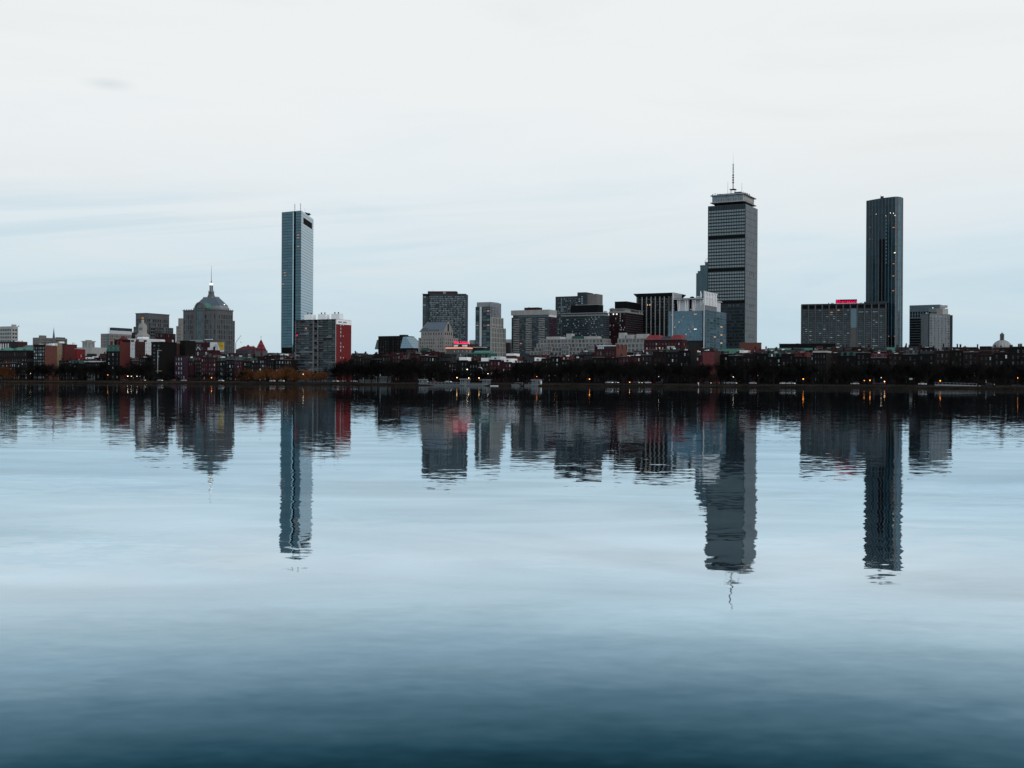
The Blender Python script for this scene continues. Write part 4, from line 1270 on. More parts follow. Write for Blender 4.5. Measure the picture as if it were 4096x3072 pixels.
# -- dark slab two
b = Bld('maroon_slab', 'dark maroon banded office slab with black roof box, right of pair', 'building', 2503, 1236, 1520)
x0, y1, z1 = b.X(2437), b.Y(2572), b.Z(1234)
zb_ = b.Z(1250); zl = b.Z(1350)
b.block('wall', brick_m, x0, 0, 0, y1, 0, zb_, [(zl, zb_ - 0.3, W(14, 11, 0.8, 0.62, (0.6, 0.6, 0, 0), [(g_dark, 9), (metal_k, 4), (blind, 1), (g_mid, 1)], rec=0.2, fn=lambda c, r: lit_w if (r == 10 and c in (3, 6)) else (blind if c in (9, 10) and R.random() < .5 else None)))],
        [(zl, zb_ - 0.3, W(20, 11, 0.86, 0.7, (0.4, 0.4, 0, 0), [(brick_d, 5), (g_dark, 3)], rec=0.15))])
for r_ in range(12):
    zz = zl + (zb_ - 0.3 - zl) * r_ / 11
    b.bx('floor_line', stone_d, 0.02, 0.18, 0.1, y1, zz - 0.2, zz + 0.2)
b.bx('ledge', concrete_l, x0 - 0.4, 0.4, -0.4, y1 + 0.4, zb_, zb_ + 1.4)
b.block('top_storey', concrete_l, x0 + 0.3, -0.3, 0.4, y1 - 0.3, zb_ + 1.4, z1 - 0.6, W(12, 1, 0.75, 0.9, (0.3, 0.3, 0, 0), [(blind_d, 3), (g_mid, 3)]), W(14, 1, 0.8, 0.8, (0.3, 0.3, 0, 0), [(g_dark, 2), (blind, 1)]))
b.bx('roof_slab', concrete_l, x0 - 0.5, 0.5, -0.5, y1 + 0.5, z1 - 0.6, z1)
b.bx('roof_box', metal_k, b.X(2459, 4), b.X(2506, 4), 4, y1 - 8, z1, b.Z(1207, 0, 4))
b.bx('roof_rail', concrete_d, b.X(2459, 4) - .2, b.X(2506, 4) + 0.2, 3.8, y1 - 7.8, b.Z(1207, 0, 4), b.Z(1205, 0, 4))
b.bx('roof_unit', concrete_l, x0 + 0.6, x0 + 4.5, 2, 5, z1, z1 + 1.3)
b.done(300)

# -- terraced stone flats
b = Bld('terraced_stone_flats', 'wide terraced stone apartment block with blue windows under dark slabs', 'building', 2415, 1354, 1060)
tw = [(g_blue, 4), (g_teal, 4), (g_mid, 3), (blind_d, 2)]
tiers = [(2120, 1404, 2420, -5, 1420), (2138, 1388, 2420, -3.5, 1404), (2146, 1371, 2416, -2, 1388), (2158, 1354, 2414, -0.5, 1371)]
for i, (xl, yt, xr, yy, yb_) in enumerate(tiers):
    xa, xb = b.X(xl, yy), b.X(xr, yy)
    z0_ = 0 if i == 0 else b.Z(yb_) - 0.02
    zt_ = b.Z(yt)
    nC = int((xb - xa) / 3.4)
    b.block('wall', stone, xa, xb, yy, 16 - i * 0.01, z0_, zt_, [(max(0, b.Z(yb_)), zt_ - 0.5, W(nC, 1, 0.66, 0.72, (0.5, 0.5, 0, 0), tw, rec=0.5, sash=stone_d))], W(4, 1, 0.5, 0.5, (0.5, 0.5, max(0.1, zt_ - z0_ - 3.4), 0.3), tw))
# projecting bays
for xl, xr, yt in ((2172, 2206, 1382), (2246, 2276, 1380), (2352, 2378, 1380)):
    xa, xb = b.X(xl, -7), b.X(xr, -7)
    zt_ = b.Z(yt)
    b.block('bay', stone, xa, xb, -7, -5.02, 0, zt_, [(zt_ - 11.4, zt_ - 0.4, W(4, 3, 0.72, 0.68, (0.3, 0.3, 0, 0), tw, rec=0.4))])
for xl, xr, yt, m_ in ((2185, 2240, 1344, concrete_l), (2265, 2287, 1333, concrete_l), (2290, 2330, 1343, copper_d), (2336, 2392, 1345, concrete_l), (2240, 2262, 1346, grey_w)):
    b.bx('roof_house', m_, b.X(xl, 5), b.X(xr, 5), 5, 10 + R.random() * 3, b.Z(1354) - 0.02, b.Z(yt, -10, 5))
b.done()
b = Bld('terraced_stone_wing', 'smaller terraced stone block with blue windows, below the maroon slab', 'building', 2592, 1352, 1040)
for i, (xl, yt, yy, yb_) in enumerate(((2462, 1372, -2, 1395), (2470, 1352, 0, 1372))):
    xa = b.X(xl, yy); zt_ = b.Z(yt)
    b.block('wall', stone, xa, 0 - i * 0.3, yy, 16, 0 if i == 0 else b.Z(yb_), zt_, [(zt_ - 4.2 * (2 - i), zt_ - 0.4, W(8, 2 - i, 0.66, 0.7, (0.4, 0.4, 0, 0), tw, rec=0.5, sash=stone_d))])
for xl, xr, yt in ((2475, 2500, 1330), (2505, 2535, 1338), (2545, 2590, 1336)):
    b.bx('roof_house', concrete_l, b.X(xl, 5), b.X(xr, 5), 5, 10, b.Z(1352) - 0.02, b.Z(yt, -10, 5))
b.done()

# -- tower with flared roof and vertical piers
b = Bld('flared_roof_tower', 'black tower with tall pale piers and flaring flat roof', 'skyscraper', 2688, 1180, 1560)
x0, y1, z1 = b.X(2547), b.Y(2731), b.Z(1183)
b.block('wall', metal_k, x0, 0, 0, y1, 0, z1, [(b.Z(1345), z1 - 2, W(28, 14, 0.92, 0.5, (0.5, 0.5, 0, 0), [(metal_d, 3), (g_dark, 3), (g_mid, 1)], rec=0.2, fn=lambda c, r: lit if (r == 11 and c in (8, 10)) else (lit_o if R.random() < .004 else None)))],
        [(b.Z(1345), z1 - 2, W(8, 14, 0.9, 0.5, (0.5, 0.5, 0, 0), [(metal_d, 3), (g_dark, 3)], rec=0.2))])
for px in (2550, 2569, 2587, 2605, 2622, 2640, 2658, 2676, 2686):
    xx = b.X(px)
    wd_ = 1.2 if px not in (2550, 2676) else 2.4
    b.bx('pier', stone_d if px in (2550, 2676, 2686) else concrete_l, xx - wd_ / 2, xx + wd_ / 2, -0.8, -0.02, 0, z1 - 0.5)
for i in range(5):
    yy = y1 * (i + 0.5) / 5
    b.bx('pier', stone_d, 0.02, 0.7, yy - 0.5, yy + 0.5, 0, z1 - 0.5)
zt = b.Z(1171)
ov = 3.4
g = G(); g.loft([(x0 - 0.3, -0.3, z1 - 0.5), (0.3, -0.3, z1 - 0.5), (0.3, y1 + 0.3, z1 - 0.5), (x0 - 0.3, y1 + 0.3, z1 - 0.5)], [(x0 - ov, -ov, zt - 0.4), (ov, -ov, zt - 0.4), (ov, y1 + ov, zt - 0.4), (x0 - ov, y1 + ov, zt - 0.4)])
g.box(x0 - ov, ov, -ov, y1 + ov, zt - 0.4, zt)
g.obj('flared_roof', metal_d, b.root)
b.done(300)

# -- curtain wall building with white frames
b = Bld('glass_office', 'blue glass office with white masts and open top storey with struts', 'building', 2816, 1242, 1290)
x0, y1 = b.X(2674), b.Y(2895)
zg, zb_ = b.Z(1242), b.Z(1362)
cw = [(g_curt, 10), (g_blue, 4)]
def litfn(c, r):
    k = R.random()
    return lit if k < 0.025 else lit_o if k < 0.035 else lit_w if (r == 4 and c in (18, 19)) else None
b.block('glass_front', metal_b, x0, -1.6, 0, y1, zb_, zg, [(zb_, zg, W(24, 12, 0.97, 0.93, (0.1, 0.1, 0, 0), cw, rec=0.08, name='glass_panel', fn=litfn))], None)
b.bx('base_storey', metal_d, x0 + 1, -2, 1, y1 - 1, 0, zb_)
b.bx('dark_joint', metal_k, -1.6, -0.05, 0.6, y1 - 0.5, 0, zg)
b.block('side_wing', metal_b, -0.04, 3.0, -1.0, y1, 0, b.Z(1239), [(b.Z(1390), b.Z(1240), W(1, 14, 0.8, 0.9, (0, 0, 0, 0), [(g_teal, 1)], rec=0.1, name='glass_panel'))],
        [(b.Z(1395), b.Z(1240), W(6, 14, 0.94, 0.92, (0.1, 0.1, 0, 0), [(g_curt, 5), (g_teal, 2), (g_blue, 4)], rec=0.1, name='glass_panel', fn=lambda c, r: lit if R.random() < 0.025 else None))])
xr0 = b.X(2692); xr1 = b.X(2820)
zrf = b.Z(1194, -20)
b.bx('top_storey', grey_w, xr0 + 3.5, -2.4, 5, y1 - 4, zg, zrf - 0.8)
b.bx('dark_bay', metal_k, xr0 + 0.5, xr0 + 3.5, 5, 20, zg, zrf - 0.8)
b.bx('dark_bay', metal_k, b.X(2757, 5), b.X(2767, 5), 4.9, 5, zg + 0.05, zrf - 0.85)
g = G(); g.ring(b.X(2763, 4), 4, [(0.3, zg + 1.2), (0.55, zg + 1.6), (0.3, zg + 2.0)], 6); g.obj('soffit_lamp', lit, b.root)
b.bx('flat_roof', grey_w, xr0 - 0.3, -1.0, -0.4, y1 - 2, zrf - 0.8, zrf - 0.1)
b.bx('roof_deck', metal_d, xr0 - 0.2, -1.1, -0.3, y1 - 2.1, zrf - 0.1, zrf + 0.5)
for px in (2713, 2744, 2775, 2806):
    xx = b.X(px)
    g = G()
    g.tube((xx - 1.5, 1.2, zrf - 0.9), (xx - 0.55, 1.2, zg), 0.28, 0.28, 4); g.tube((xx + 1.5, 1.2, zrf - 0.9), (xx + 0.55, 1.2, zg), 0.28, 0.28, 4)
    for f_ in (0.45, 0.8):
        g.tube((xx - 1.1, 1.2, zg + (zrf - zg) * f_), (xx + 1.1, 1.2, zg + (zrf - zg) * f_), 0.18, 0.18, 4)
    g.obj('strut', white, b.root)
mx_ = b.X(2691, -1)
b.bx('mast', grey_w, mx_ - 0.45, mx_ + 0.45, -1.4, -0.5, 20, b.Z(1167))
# left screen running back from the left mast
for i in range(8):
    yy = 1 + i * 3.4
    b.bx('screen_fin', grey_w, mx_ - 0.2, mx_ + 0.25, yy, yy + 0.8, zrf + 0.5, b.Z(1167) - 0.3)
for zz in (zrf + 0.6, b.Z(1167) - 0.9):
    b.bx('screen_rail', grey_w, mx_ - 0.15, mx_ + 0.3, -0.5, 26, zz, zz + 0.6)
# right mast and screen
b.bx('mast', grey_w, 0.2, 1.1, -2.2, -1.1, 10, b.Z(1163))
zs0, zs1 = b.Z(1220), b.Z(1163)
for i in range(8):
    yy = 0.5 + (y1 * 0.62) * i / 8
    b.bx('screen_fin', white, 0.6, 1.1, yy, yy + y1 * 0.035, zs0 - 0, zs1 - 1)
for zz, t_ in ((zs1 - 1.6, 1.2), (b.Z(1189), 1.6), (zs0, 0.9)):
    b.bx('screen_rail', grey_w, 0.5, 1.0, -1.0, y1 * 0.64, zz, zz + t_)
b.bx('screen_back', concrete, -1.0, 0.4, 0, y1 * 0.62, b.Z(1239), zs0 + 2)
for px, m_ in ((2767, metal_d), (2791, grey_w)):
    g = G(); xx = b.X(px, 8); g.ring(xx, 9, [(2.6, zrf + 0.5), (2.4, zrf + 1.8), (1.2, zrf + 2.6), (0.1, zrf + 2.8)], 10); g.obj('cooling_unit', m_, b.root)
g = G(); xx = b.X(2802, 6); z_ = zrf + 0.5
g.tube((xx, 7, z_), (xx + 0.3, 7, z_ + 4), 1.1, 0.9, 6); g.tube((xx + 0.3, 7, z_ + 3), (xx - 0.4, 7, z_ + 7.5), 0.9, 0.35, 6); g.obj('steam_stack', white, b.root)
b.done(300)

# -- stepped blue-grey tower behind the antenna tower
b = Bld('stepped_blue_tower', 'slim stepped blue-grey tower half behind the antenna tower', 'skyscraper', 2860, 1040, 1700)
steps = [(2785, 1093, 1420, 0), (2791, 1084, 1093, 2), (2801, 1061, 1084, 3.5), (2820, 1048, 1061, 5)]
for xl, yt, yb_, yy in steps:
    xa = b.X(xl, yy)
    zt_ = b.Z(yt, xa, yy)
    b.block('wall', blue_clad, xa, 0 - yy * 0.1, yy, 30, 0 if yb_ == 1420 else b.Z(yb_, xa, yy) - 0.5, zt_, None, None)
    n_ = 6 if yb_ == 1420 else 4
    for i in range(n_):
        xx = xa + (b.X(2832) - xa) * (i + 0.5) / n_
        z00 = b.Z(1180, xa, yy) if yb_ == 1420 else b.Z(yb_, xa, yy)
        put('window', pane_mesh(1.3, zt_ - z00 - 1.0, g_teal if i % 2 else g_mid), b.root, (xx, yy - 0.04, (zt_ + z00) / 2))
for i in range(8):
    a0, a1 = math.pi / 2 * i / 8, math.pi / 2 * (i + 1) / 8
    xa, xb = b.X(2819, 6), b.X(2850, 6)
    zz = b.Z(1048); hh = b.Z(1024) - zz
    g = G(); g.tube((xb - (xb - xa) * math.cos(a0), 6, zz + hh * math.sin(a0)), (xb - (xb - xa) * math.cos(a1), 6, zz + hh * math.sin(a1)), 0.35, 0.35, 4); g.obj('crown_rib', grey_w, b.root)
b.bx('cap_ledge', metal_d, b.X(2799, 3.5), b.X(2812, 3.5), 3.2, 20, b.Z(1062), b.Z(1060))
b.done()

# -- antenna tower
b = Bld('antenna_tower', 'tallest square grey tower with window grid, overhanging crown and antenna mast', 'skyscraper', 2982, 815, 1400)
x0, y1, z1 = b.X(2832), b.Y(3030, py=840), b.Z(815)
r0 = b.Z(839); p_ = r0 - b.Z(839 + 13.15)
cols = 22
pl = [(blind, 1)]
dk = [(g_ink, 4), (g_teal, 2), (g_dark, 3)]
bands = []
zc = r0 + p_ / 2
for n_, pan, gap in ((8, pl, 1.0), (9, pl, 1.0), (9, pl, 1.0), (13, dk, 0)):
    bands.append((zc - n_ * p_, zc, W(cols, n_, 0.62, 0.60, (0.7, 0.7, 0, 0), pan, rec=0.35, fn=(lambda c, r: lit_w if R.random() < 0.0015 else None) if pan is pl else (lambda c, r: lit_o if R.random() < .008 else None))))
    zc -= (n_ + gap) * p_
b.block('wall', tower_grey, x0, -0.02, 0, y1, 0, z1, bands, None)
for i in range(cols + 1):
    xx = x0 + 0.7 + (-x0 - 1.4) * i / cols
    b.bx('mullion', metal_d, xx - 0.16, xx + 0.16, -0.4, -0.02, 0, z1 - 0.6)
zc = r0 + p_ / 2
for n_ in (8, 10, 10):
    zc -= n_ * p_ if n_ == 8 else 9 * p_
    b.bx('plant_band', metal_k, x0 + 0.3, -0.3, -0.46, -0.03, zc - p_ * 0.9, zc - 0.15)
    zc -= p_
nP = 27
for i in range(nP):
    za, zb_ = z1 * i / nP, z1 * (i + 1) / nP
    b.bx('side_panel', concrete, 0.0, 0.25, 0.2, y1, za + 0.25, zb_ - 0.05)
for zz in (b.Z(962), b.Z(1088), b.Z(1220), b.Z(1340)):
    for q_ in (0.35, 0.5, 0.66):
        put('vent', pane_mesh(1.4, 3.4 + R.random() * 2, concrete_d), b.root, (0.27, y1 * q_, zz + R.uniform(-1, 1)), math.pi / 2)
# crown
cxa, cxb = b.X(2859, 5), b.X(2972, 5)
ya, yb_ = 4.0, y1 - 6
b.bx('neck', metal_k, cxa, cxb, ya, yb_, z1, b.Z(803, -6, 5))
zn, zk = b.Z(806, -6, 4), b.Z(777, -6, 4)
oa, ob = b.X(2849, 2), b.X(2973, 2)
b.block('crown_wall', concrete_l, oa, ob, 1.5, yb_ + 3, zn, zk, [(zn + 1.0, zn + 4.6, W(18, 1, 0.75, 0.95, (0.5, 0.5, 0, 0), [(g_mid, 3), (g_blue, 3), (g_teal, 2)], rec=0.3)), (zn + 4.7, zk - 0.3, W(18, 1, 0.9, 0.9, (0.3, 0.3, 0, 0), [(g_blue, 3), (g_curt, 3)], rec=0.15))], None)
g = G(); g.box(ob + 0.02, ob + 0.2, 6, yb_ - 2, zn + 2.2, zk - 1.6); g.obj('blank_sign_panel', stone, b.root)
g = G(); g.box(ob + 0.2, ob + 0.3, 7, yb_ - 3, zn + 2.8, zk - 2.2); g.obj('blank_sign_face', concrete_l, b.root)
for zz in (zn, zk):
    ex = 2.6
    g = G(); g.box(oa - ex * 0.6, ob + ex * 0.6, 1.5 - ex * 0.6, yb_ + 3 + ex * 0.6, zz - 0.5, zz + 0.5)
    for i in range(16):
        xx = oa - ex * 0.6 + (ob - oa + ex * 1.2) * (i + 0.5) / 16; w_ = (ob - oa + ex * 1.2) / 34
        g.loft([(xx - w_, 1.5 - ex, zz - 0.3), (xx + w_, 1.5 - ex, zz - 0.3), (xx + w_, 1.5 - ex * .5, zz - 0.5), (xx - w_, 1.5 - ex * .5, zz - 0.5)], [(xx - w_, 1.5 - ex, zz + 0.45), (xx + w_, 1.5 - ex, zz + 0.45), (xx + w_, 1.5 - ex * .5, zz + 0.45), (xx - w_, 1.5 - ex * .5, zz + 0.45)])
    for i in range(16):
        yy = 1.5 - ex * 0.6 + (yb_ + 1.5 + ex * 1.2) * (i + 0.5) / 16; w_ = (yb_ + 1.5) / 34
        g.box(ob + ex * 0.55, ob + ex, yy - w_, yy + w_, zz - 0.3, zz + 0.4)
    g.obj('cornice', concrete_l, b.root)
zt = zk + 0.5
b.bx('roof_plant', concrete, oa + 5, ob - 4, 8, yb_ - 4, zt, zt + 2.2)
b.bx('roof_plant', metal_d, ob - 14, ob - 6, 12, 22, zt + 2.2, zt + 4)
for i in range(12):
    xx, yy = (ob + 0.5, 2 + i * 3.2) if i < 8 else (oa + 1 + (i - 8) * 3, 0.6)
    b.bx('roof_aerial', metal_d if i % 3 else grey_w, xx - 0.4, xx + 0.4, yy - 0.5, yy + 0.5, zt, zt + R.uniform(1.0, 2.6))
mx_, my_ = b.X(2932, 22), 22
zm = [b.Z(p, mx_, my_) for p in (758, 700, 690, 654, 612)]
g = G()
for a in range(4):
    sx, sy = (-1, 1)[a % 2], (-1, 1)[a // 2]
    g.tube((mx_ + sx * 3, my_ + sy * 3, zt), (mx_ + sx * 2.2, my_ + sy * 2.2, zm[0]), 0.3, 0.25, 4)
g.box(mx_ - 3.4, mx_ + 3.4, my_ - 3.4, my_ + 3.4, zm[0] - 0.4, zm[0] + 0.3)
g.obj('mast_base', brick_m, b.root)
ms = b.mast('antenna_mast', mx_, my_, zm[0], zm[3], 0.55, metal_d, rt=0.3)
g = G(); g.tube((mx_, my_, zm[3] - 1), (mx_, my_, zm[4]), 0.12, 0.05, 4); g.obj('mast_tip', metal_b, ms)
for i in range(4):
    zz = zm[0] + (zm[1] - zm[0]) * (0.48 + 0.17 * i)
    g = G(); g.ring(mx_, my_, [(0.6, zz - 1.0), (1.15, zz - 0.3), (1.15, zz + 0.4), (0.6, zz + 1.0)], 8); g.obj('antenna_drum', metal_d, ms)
for i in range(7):
    zz = zm[2] + (zm[3] - zm[2]) * i / 7
    g = G(); g.box(mx_ - 0.9, mx_ + 0.9, my_ - 0.15, my_ + 0.15, zz, zz + 0.5); g.box(mx_ - 0.15, mx_ + 0.15, my_ - 0.9, my_ + 0.9, zz, zz + 0.5); g.obj('dipole', metal_d, ms)
for px, pt in ((2911, 727), (2967, 732)):
    xx = b.X(px, 20); b.mast('whip_aerial', xx, 20, zt, b.Z(pt, xx, 20), 0.25, metal_b)
b.done(300)

b = simple('orange_brick_podium', 'low orange brick podium at the foot of the antenna tower', 'building', 2958, 3043, 3046, 1372, 1300, brick_o, phi=14)
b.bx('coping', stone_d, b.x0 - 0.3, 0.3, -0.3, b.y1, b.z1, b.z1 + 0.5)
b.bx('green_fence', copper, b.X(2890), b.X(2980), -14, -13, 0, b.Z(1396)); b.done()

# -- slab hotel with red sign
b = Bld('red_signed_hotel', 'broad grey hotel slab of thirteen bays under a red sign', 'skyscraper', 3544, 1213, 1480, phi=20)
x0, y1, z1 = b.X(3206), 20.0, b.Z(1213)
Wd = -x0
zt = b.Z(1232); zl = b.Z(1395)
nb = 13
hw_ = [(blind_d, 5), (g_teal, 2), (g_mid, 3), (blind, 1)]
xs = []
for i in range(nb - 1):
    a = Wd * i / (nb - 1); cell = Wd / (nb - 1)
    if i == 7:
        continue
    xs += [(a + cell * 0.17, a + cell * 0.50), (a + cell * 0.55, a + cell * 0.88)]
b.block('wall', concrete_d, x0, 0, 0, y1, 0, z1, [(zl, zt - 0.4, W(0, 19, 1, 0.45, (0, 0, 0, 0), hw_, xs=xs, rec=0.3, fn=lambda c, r: lit_o if R.random() < .0015 else None)),
      (zt, z1 - 0.8, W(12, 1, 0.74, 0.85, (0, 0, 0, 0), [(metal_k, 1)], rec=0.6, name='plant_opening'))],
      [(zl, zt, W(2, 19, 0.3, 0.4, (1, 12, 0, 0), hw_))])
for i in range(nb):
    xx = x0 + Wd * i / (nb - 1)
    b.bx('pier', stone_d, xx - 0.6, xx + 0.6, -0.7, -0.02, 0, z1 - 0.3)
cell = Wd / 12
b.bx('blank_bay', stone_d, x0 + cell * 7 + 0.8, x0 + cell * 8 - 0.8, -0.3, -0.02, 0, b.Z(1311, -50))
b.bx('glazed_bay', g_blue, x0 + cell * 7 + 0.8, x0 + cell * 8 - 0.8, -0.3, -0.02, b.Z(1311, -50) + 0.05, zt)
b.bx('parapet', concrete_d, x0 - 0.3, 0.3, -0.4, y1 + 0.3, z1, z1 + 0.6)
b.bx('roof_house', concrete_d, b.X(3456, 6), b.X(3550, 6), 6, 16, z1 + 0.6, b.Z(1206, -14, 6))
for px in (3314, 3326, 3331, 3440, 3446):
    b.bx('roof_unit', grey_w if px > 3400 else metal_d, b.X(px) - 0.5, b.X(px) + 0.5, 3, 4, z1 + 0.6, z1 + 2.0)
b.done(300)
sg = Bld('rooftop_sign', 'red glowing letter sign on black board atop the grey hotel slab', 'sign', 3428, 1210, 1456, phi=20)
x0 = sg.X(3343); zb_, zt_ = sg.Z(1212), sg.Z(1197)
sg.bx('board', metal_k, x0, 0, 0, 0.5, zb_, zt_)
for i in range(6):
    sg.bx('post', metal_d, x0 * i / 5 - 0.12 if i else -0.3, x0 * i / 5 + 0.12 if i else -0.05, 0.5, 0.8, zb_ - 2.5, zt_ - 0.5)
text_obj('letters', 'Sheraton', sign_red, sg.root, (x0 / 2, -0.2, (zb_ + zt_) / 2 - 0.1), (zt_ - zb_) * 0.82, -x0 * 0.96, depth=0.2)

# -- curved glass tower
b = Bld('curved_glass_tower', 'tall dark curved glass tower with pale vertical fins', 'skyscraper', 3582, 786, 1486)
b.root.rotation_euler = (0, 0, 0)
z1 = b.Z(786)
# plan curve from the left end round the right nose, in world-aligned metres about the near nose point
uL, DL = uofs(3467, 803), 0
DL = (z1 + b.g - EYE) / vofs(3467, 803)
pL = (uL * DL - b.C[0], DL - b.C[1])
pts = []
nL = 9
for i in range(nL + 1):
    f_ = i / nL
    bul = 3.2 * math.sin(math.pi * f_) 
    pts.append((pL[0] * (1 - f_) - bul * 0.35, pL[1] * (1 - f_) - bul))
ur = uofs(3610, 800)
dn = 30.0
Xr = uofs(3603, 805) * (1486 + dn) - b.C[0]
for i in range(1, 8):
    a = math.pi / 2 * i / 7
    pts.append((Xr * math.sin(a), dn * (1 - math.cos(a))))
back = [(pts[-1][0] - 6, pts[-1][1] + 22), (pL[0] + 8, pL[1] + 16)]
poly = pts + back
g = G(); g.prism([(x * 0.985, y + 0.25) for x, y in poly], 0, z1 - 0.3); g.obj('core', metal_k, b.root)
nv = 22
for j in range(len(pts) - 1):
    a, c = pts[j], pts[j + 1]
    L_ = math.hypot(c[0] - a[0], c[1] - a[1]); ang = math.atan2(c[1] - a[1], c[0] - a[0])
    nose = j >= nL
    for k_ in range(nv):
        z0_, zz_ = 8 + (z1 - 8.2) * k_ / nv, 8 + (z1 - 8.2) * (k_ + 1) / nv
        dark = j in (4, 5) and k_ < nv - 5
        m_ = metal_k if (dark and k_ < nv - 4) or (k_ in (4,) and not nose) else (g_sky if (nose and j > nL + 1) else g_curt if nose else g_ink)
        if nose and j == nL:
            m_ = g_ink
        put('glass_panel', pane_mesh(L_ - 0.25, zz_ - z0_ - 0.18, m_), b.root, ((a[0] + c[0]) / 2, (a[1] + c[1]) / 2, (z0_ + zz_) / 2), ang)
    if j <= nL + 6:
        g = G(); g.box(-0.2 if not nose else -0.12, 0.2 if not nose else 0.12, -0.6, 0.1, 30, z1)
        g.obj('fin', metal_b if not nose else metal_g, b.root, (a[0], a[1], 0), ang)
# balconies beside one fin
a, c = pts[6], pts[7]
for k_ in range(14):
    q = (a[0] + (c[0] - a[0]) * 0.22, a[1] + (c[1] - a[1]) * 0.22)
    put('balcony', pane_mesh(1.5, 2.2, metal_b), b.root, (q[0], q[1] - 0.4, z1 - 24 - 4.4 * k_), math.atan2(c[1] - a[1], c[0] - a[0]))
for (px, py, w_, m_) in ((3574, 910, 3.4, lit_o), (3575, 1055, 3.4, lit_o), (3574, 1104, 3.6, lit_o), (3574, 1163, 3.2, lit_o), (3580, 1011, 2.2, lit_w), (3480, 910, 1.0, lit_o), (3480, 957, 1.0, lit_o), (3491, 957, 1.0, lit_o), (3558, 1345, 1.4, lit_o), (3580, 1345, 1.0, lit_o), (3562, 852, 0.9, lit_w), (3574, 853, 0.9, lit_w), (3580, 862, 0.9, lit_w), (3543, 863, 0.9, lit_w), (3505, 857, 0.9, lit_w)):
    f_ = min(1.0, (px - 3467) / (3582 - 3467.0))
    bul = 3.2 * math.sin(math.pi * f_)
    q = (pL[0] * (1 - f_) - bul * 0.35, pL[1] * (1 - f_) - bul)
    put('lit_window', pane_mesh(w_, 0.9, m_), b.root, (q[0], q[1] - 0.35, EYE + vofs(px, py) * (b.C[1] + q[1]) - b.g), math.atan2(-pL[1], -pL[0]))
g = G(); g.prism(poly, z1 - 0.3, z1); g.obj('roof', metal_d, b.root)
q = pts[5]
g = G(); g.box(q[0] - 1, q[0] + 2.2, q[1] + 2, q[1] + 5, z1, z1 + 2.6); g.tube((q[0] - 1, q[1] + 3, z1 + 1.4), (q[0] - 1.4, q[1] + 3, z1 + 4.0), 0.3, 0.1, 4); g.obj('window_cleaning_rig', metal_d, b.root)
b.done()

# -- flat dark hall and green band (foot of the slab hotel)
b = simple('flat_black_hall', 'long flat black-roofed hall at the foot of the grey hotel slab', 'building', 3117, 3340, 3392, 1376, 1180, metal_k, phi=16)
b.bx('roof_unit', metal_d, b.X(3182), b.X(3196), 6, 9, b.z1, b.z1 + 0.9)
b.bx('pale_green_front', copper, b.X(3078), b.X(3290), -22, -16, 0, b.Z(1394)); b.bx('pale_green_front', copper, b.X(3310), b.X(3600), -24, -18, 0, b.Z(1393))
b.bx('parapet', metal_d, b.x0 - 0.4, 0.4, -0.5, b.y1 + 0.3, b.z1, b.z1 + 0.5)
b.done()

# -- hotel with two sign boards
b = Bld('sign_board_hotel', 'dark glazed hotel with blue-grey parapet, rear of the concrete tower', 'skyscraper', 3758, 1218, 1560, phi=34)
x0, z1 = b.X(3638), b.Z(1218)
y1 = min(b.Y(3789), 26)
zu, zd = b.Z(1243), b.Z(1268)
b.block('wall', metal_b, x0, 0, 0, y1, 0, z1, [(zd, zu, W(11, 2, 0.66, 0.84, (0.4, 0.4, 0, 0), [(metal_k, 3), (g_dark, 2)], rec=0.6)), (b.Z(1395), zd - 1, W(1, 12, 0.99, 0.86, (0, 0, 0, 0), [(metal_k, 3), (g_dark, 1)], rec=0.3, name='dark_band'))], None)
g = G(); g.box(0.02, 0.3, 1, y1, zu, z1 - 0.6); g.obj('sign_panel', concrete_l, b.root)
b.done()
b2 = Bld('concrete_hotel_tower', 'grey concrete hotel tower with small windows before the dark glazed hotel', 'skyscraper', 3718, 1255, 1470, phi=60)
x0, y1, z1 = b2.X(3684), b2.Y(3800), b2.Z(1255)
zl = b2.Z(1396)
b2.block('wall', concrete, x0, 0, 0, y1, 0, z1, None, [(zl, b2.Z(1268), W(0, 13, 1, 0.5, (0, 0, 0, 0), [(g_dark, 3), (blind_d, 2), (g_mid, 2)], rec=0.3,
         xs=[(y1 * p, y1 * q) for p, q in ((.05, .115), (.235, .265), (.43, .465), (.59, .625), (.76, .79), (.90, .97))])), (b2.Z(1266), z1 - 2.0, W(16, 1, 0.5, 0.8, (1, 1, 0, 0), [(blind, 2), (g_mid, 2)], rec=0.2))], roof=concrete_d)
b2.bx('edge_joint', concrete_d, -1.6, 0.06, -0.06, -0.01, 0, z1)
b2.bx('side_stack', metal_d, -2, 0.35, y1, y1 + 4.5, 0, z1 - 0.4)
b2.bx('parapet', concrete, x0 - 0.2, 0.2, -0.2, y1, z1, z1 + 0.5)
ya_, yb_ = b2.Y(3747, -3), b2.Y(3792, -3)
b2.block('roof_house', concrete_w, -12, -3, ya_, yb_, z1 + 0.5, b2.Z(1233, -3, ya_), None, None)
b2.bx('pale_cladding', stone_p, -3, -2.8, ya_ + (yb_ - ya_) * 0.5, yb_, z1 + 0.6, b2.Z(1234, -3, ya_))
b2.bx('roof_dome', white, x0 * 0.5 - .5, x0 * 0.5 + .5, 2, 3, z1 + 0.5, z1 + 1.6)
b2.done()
sg = Bld('hotel_sign_board', 'grey-blue framed hotel name board above concrete hotel roof', 'sign', 3746, 1246, 1462, phi=24)
x0 = sg.X(3717); zb_, zt_ = sg.Z(1246), sg.Z(1233)
sg.bx('board', metal_b, x0, 0, 0, 0.4, zb_, zt_)
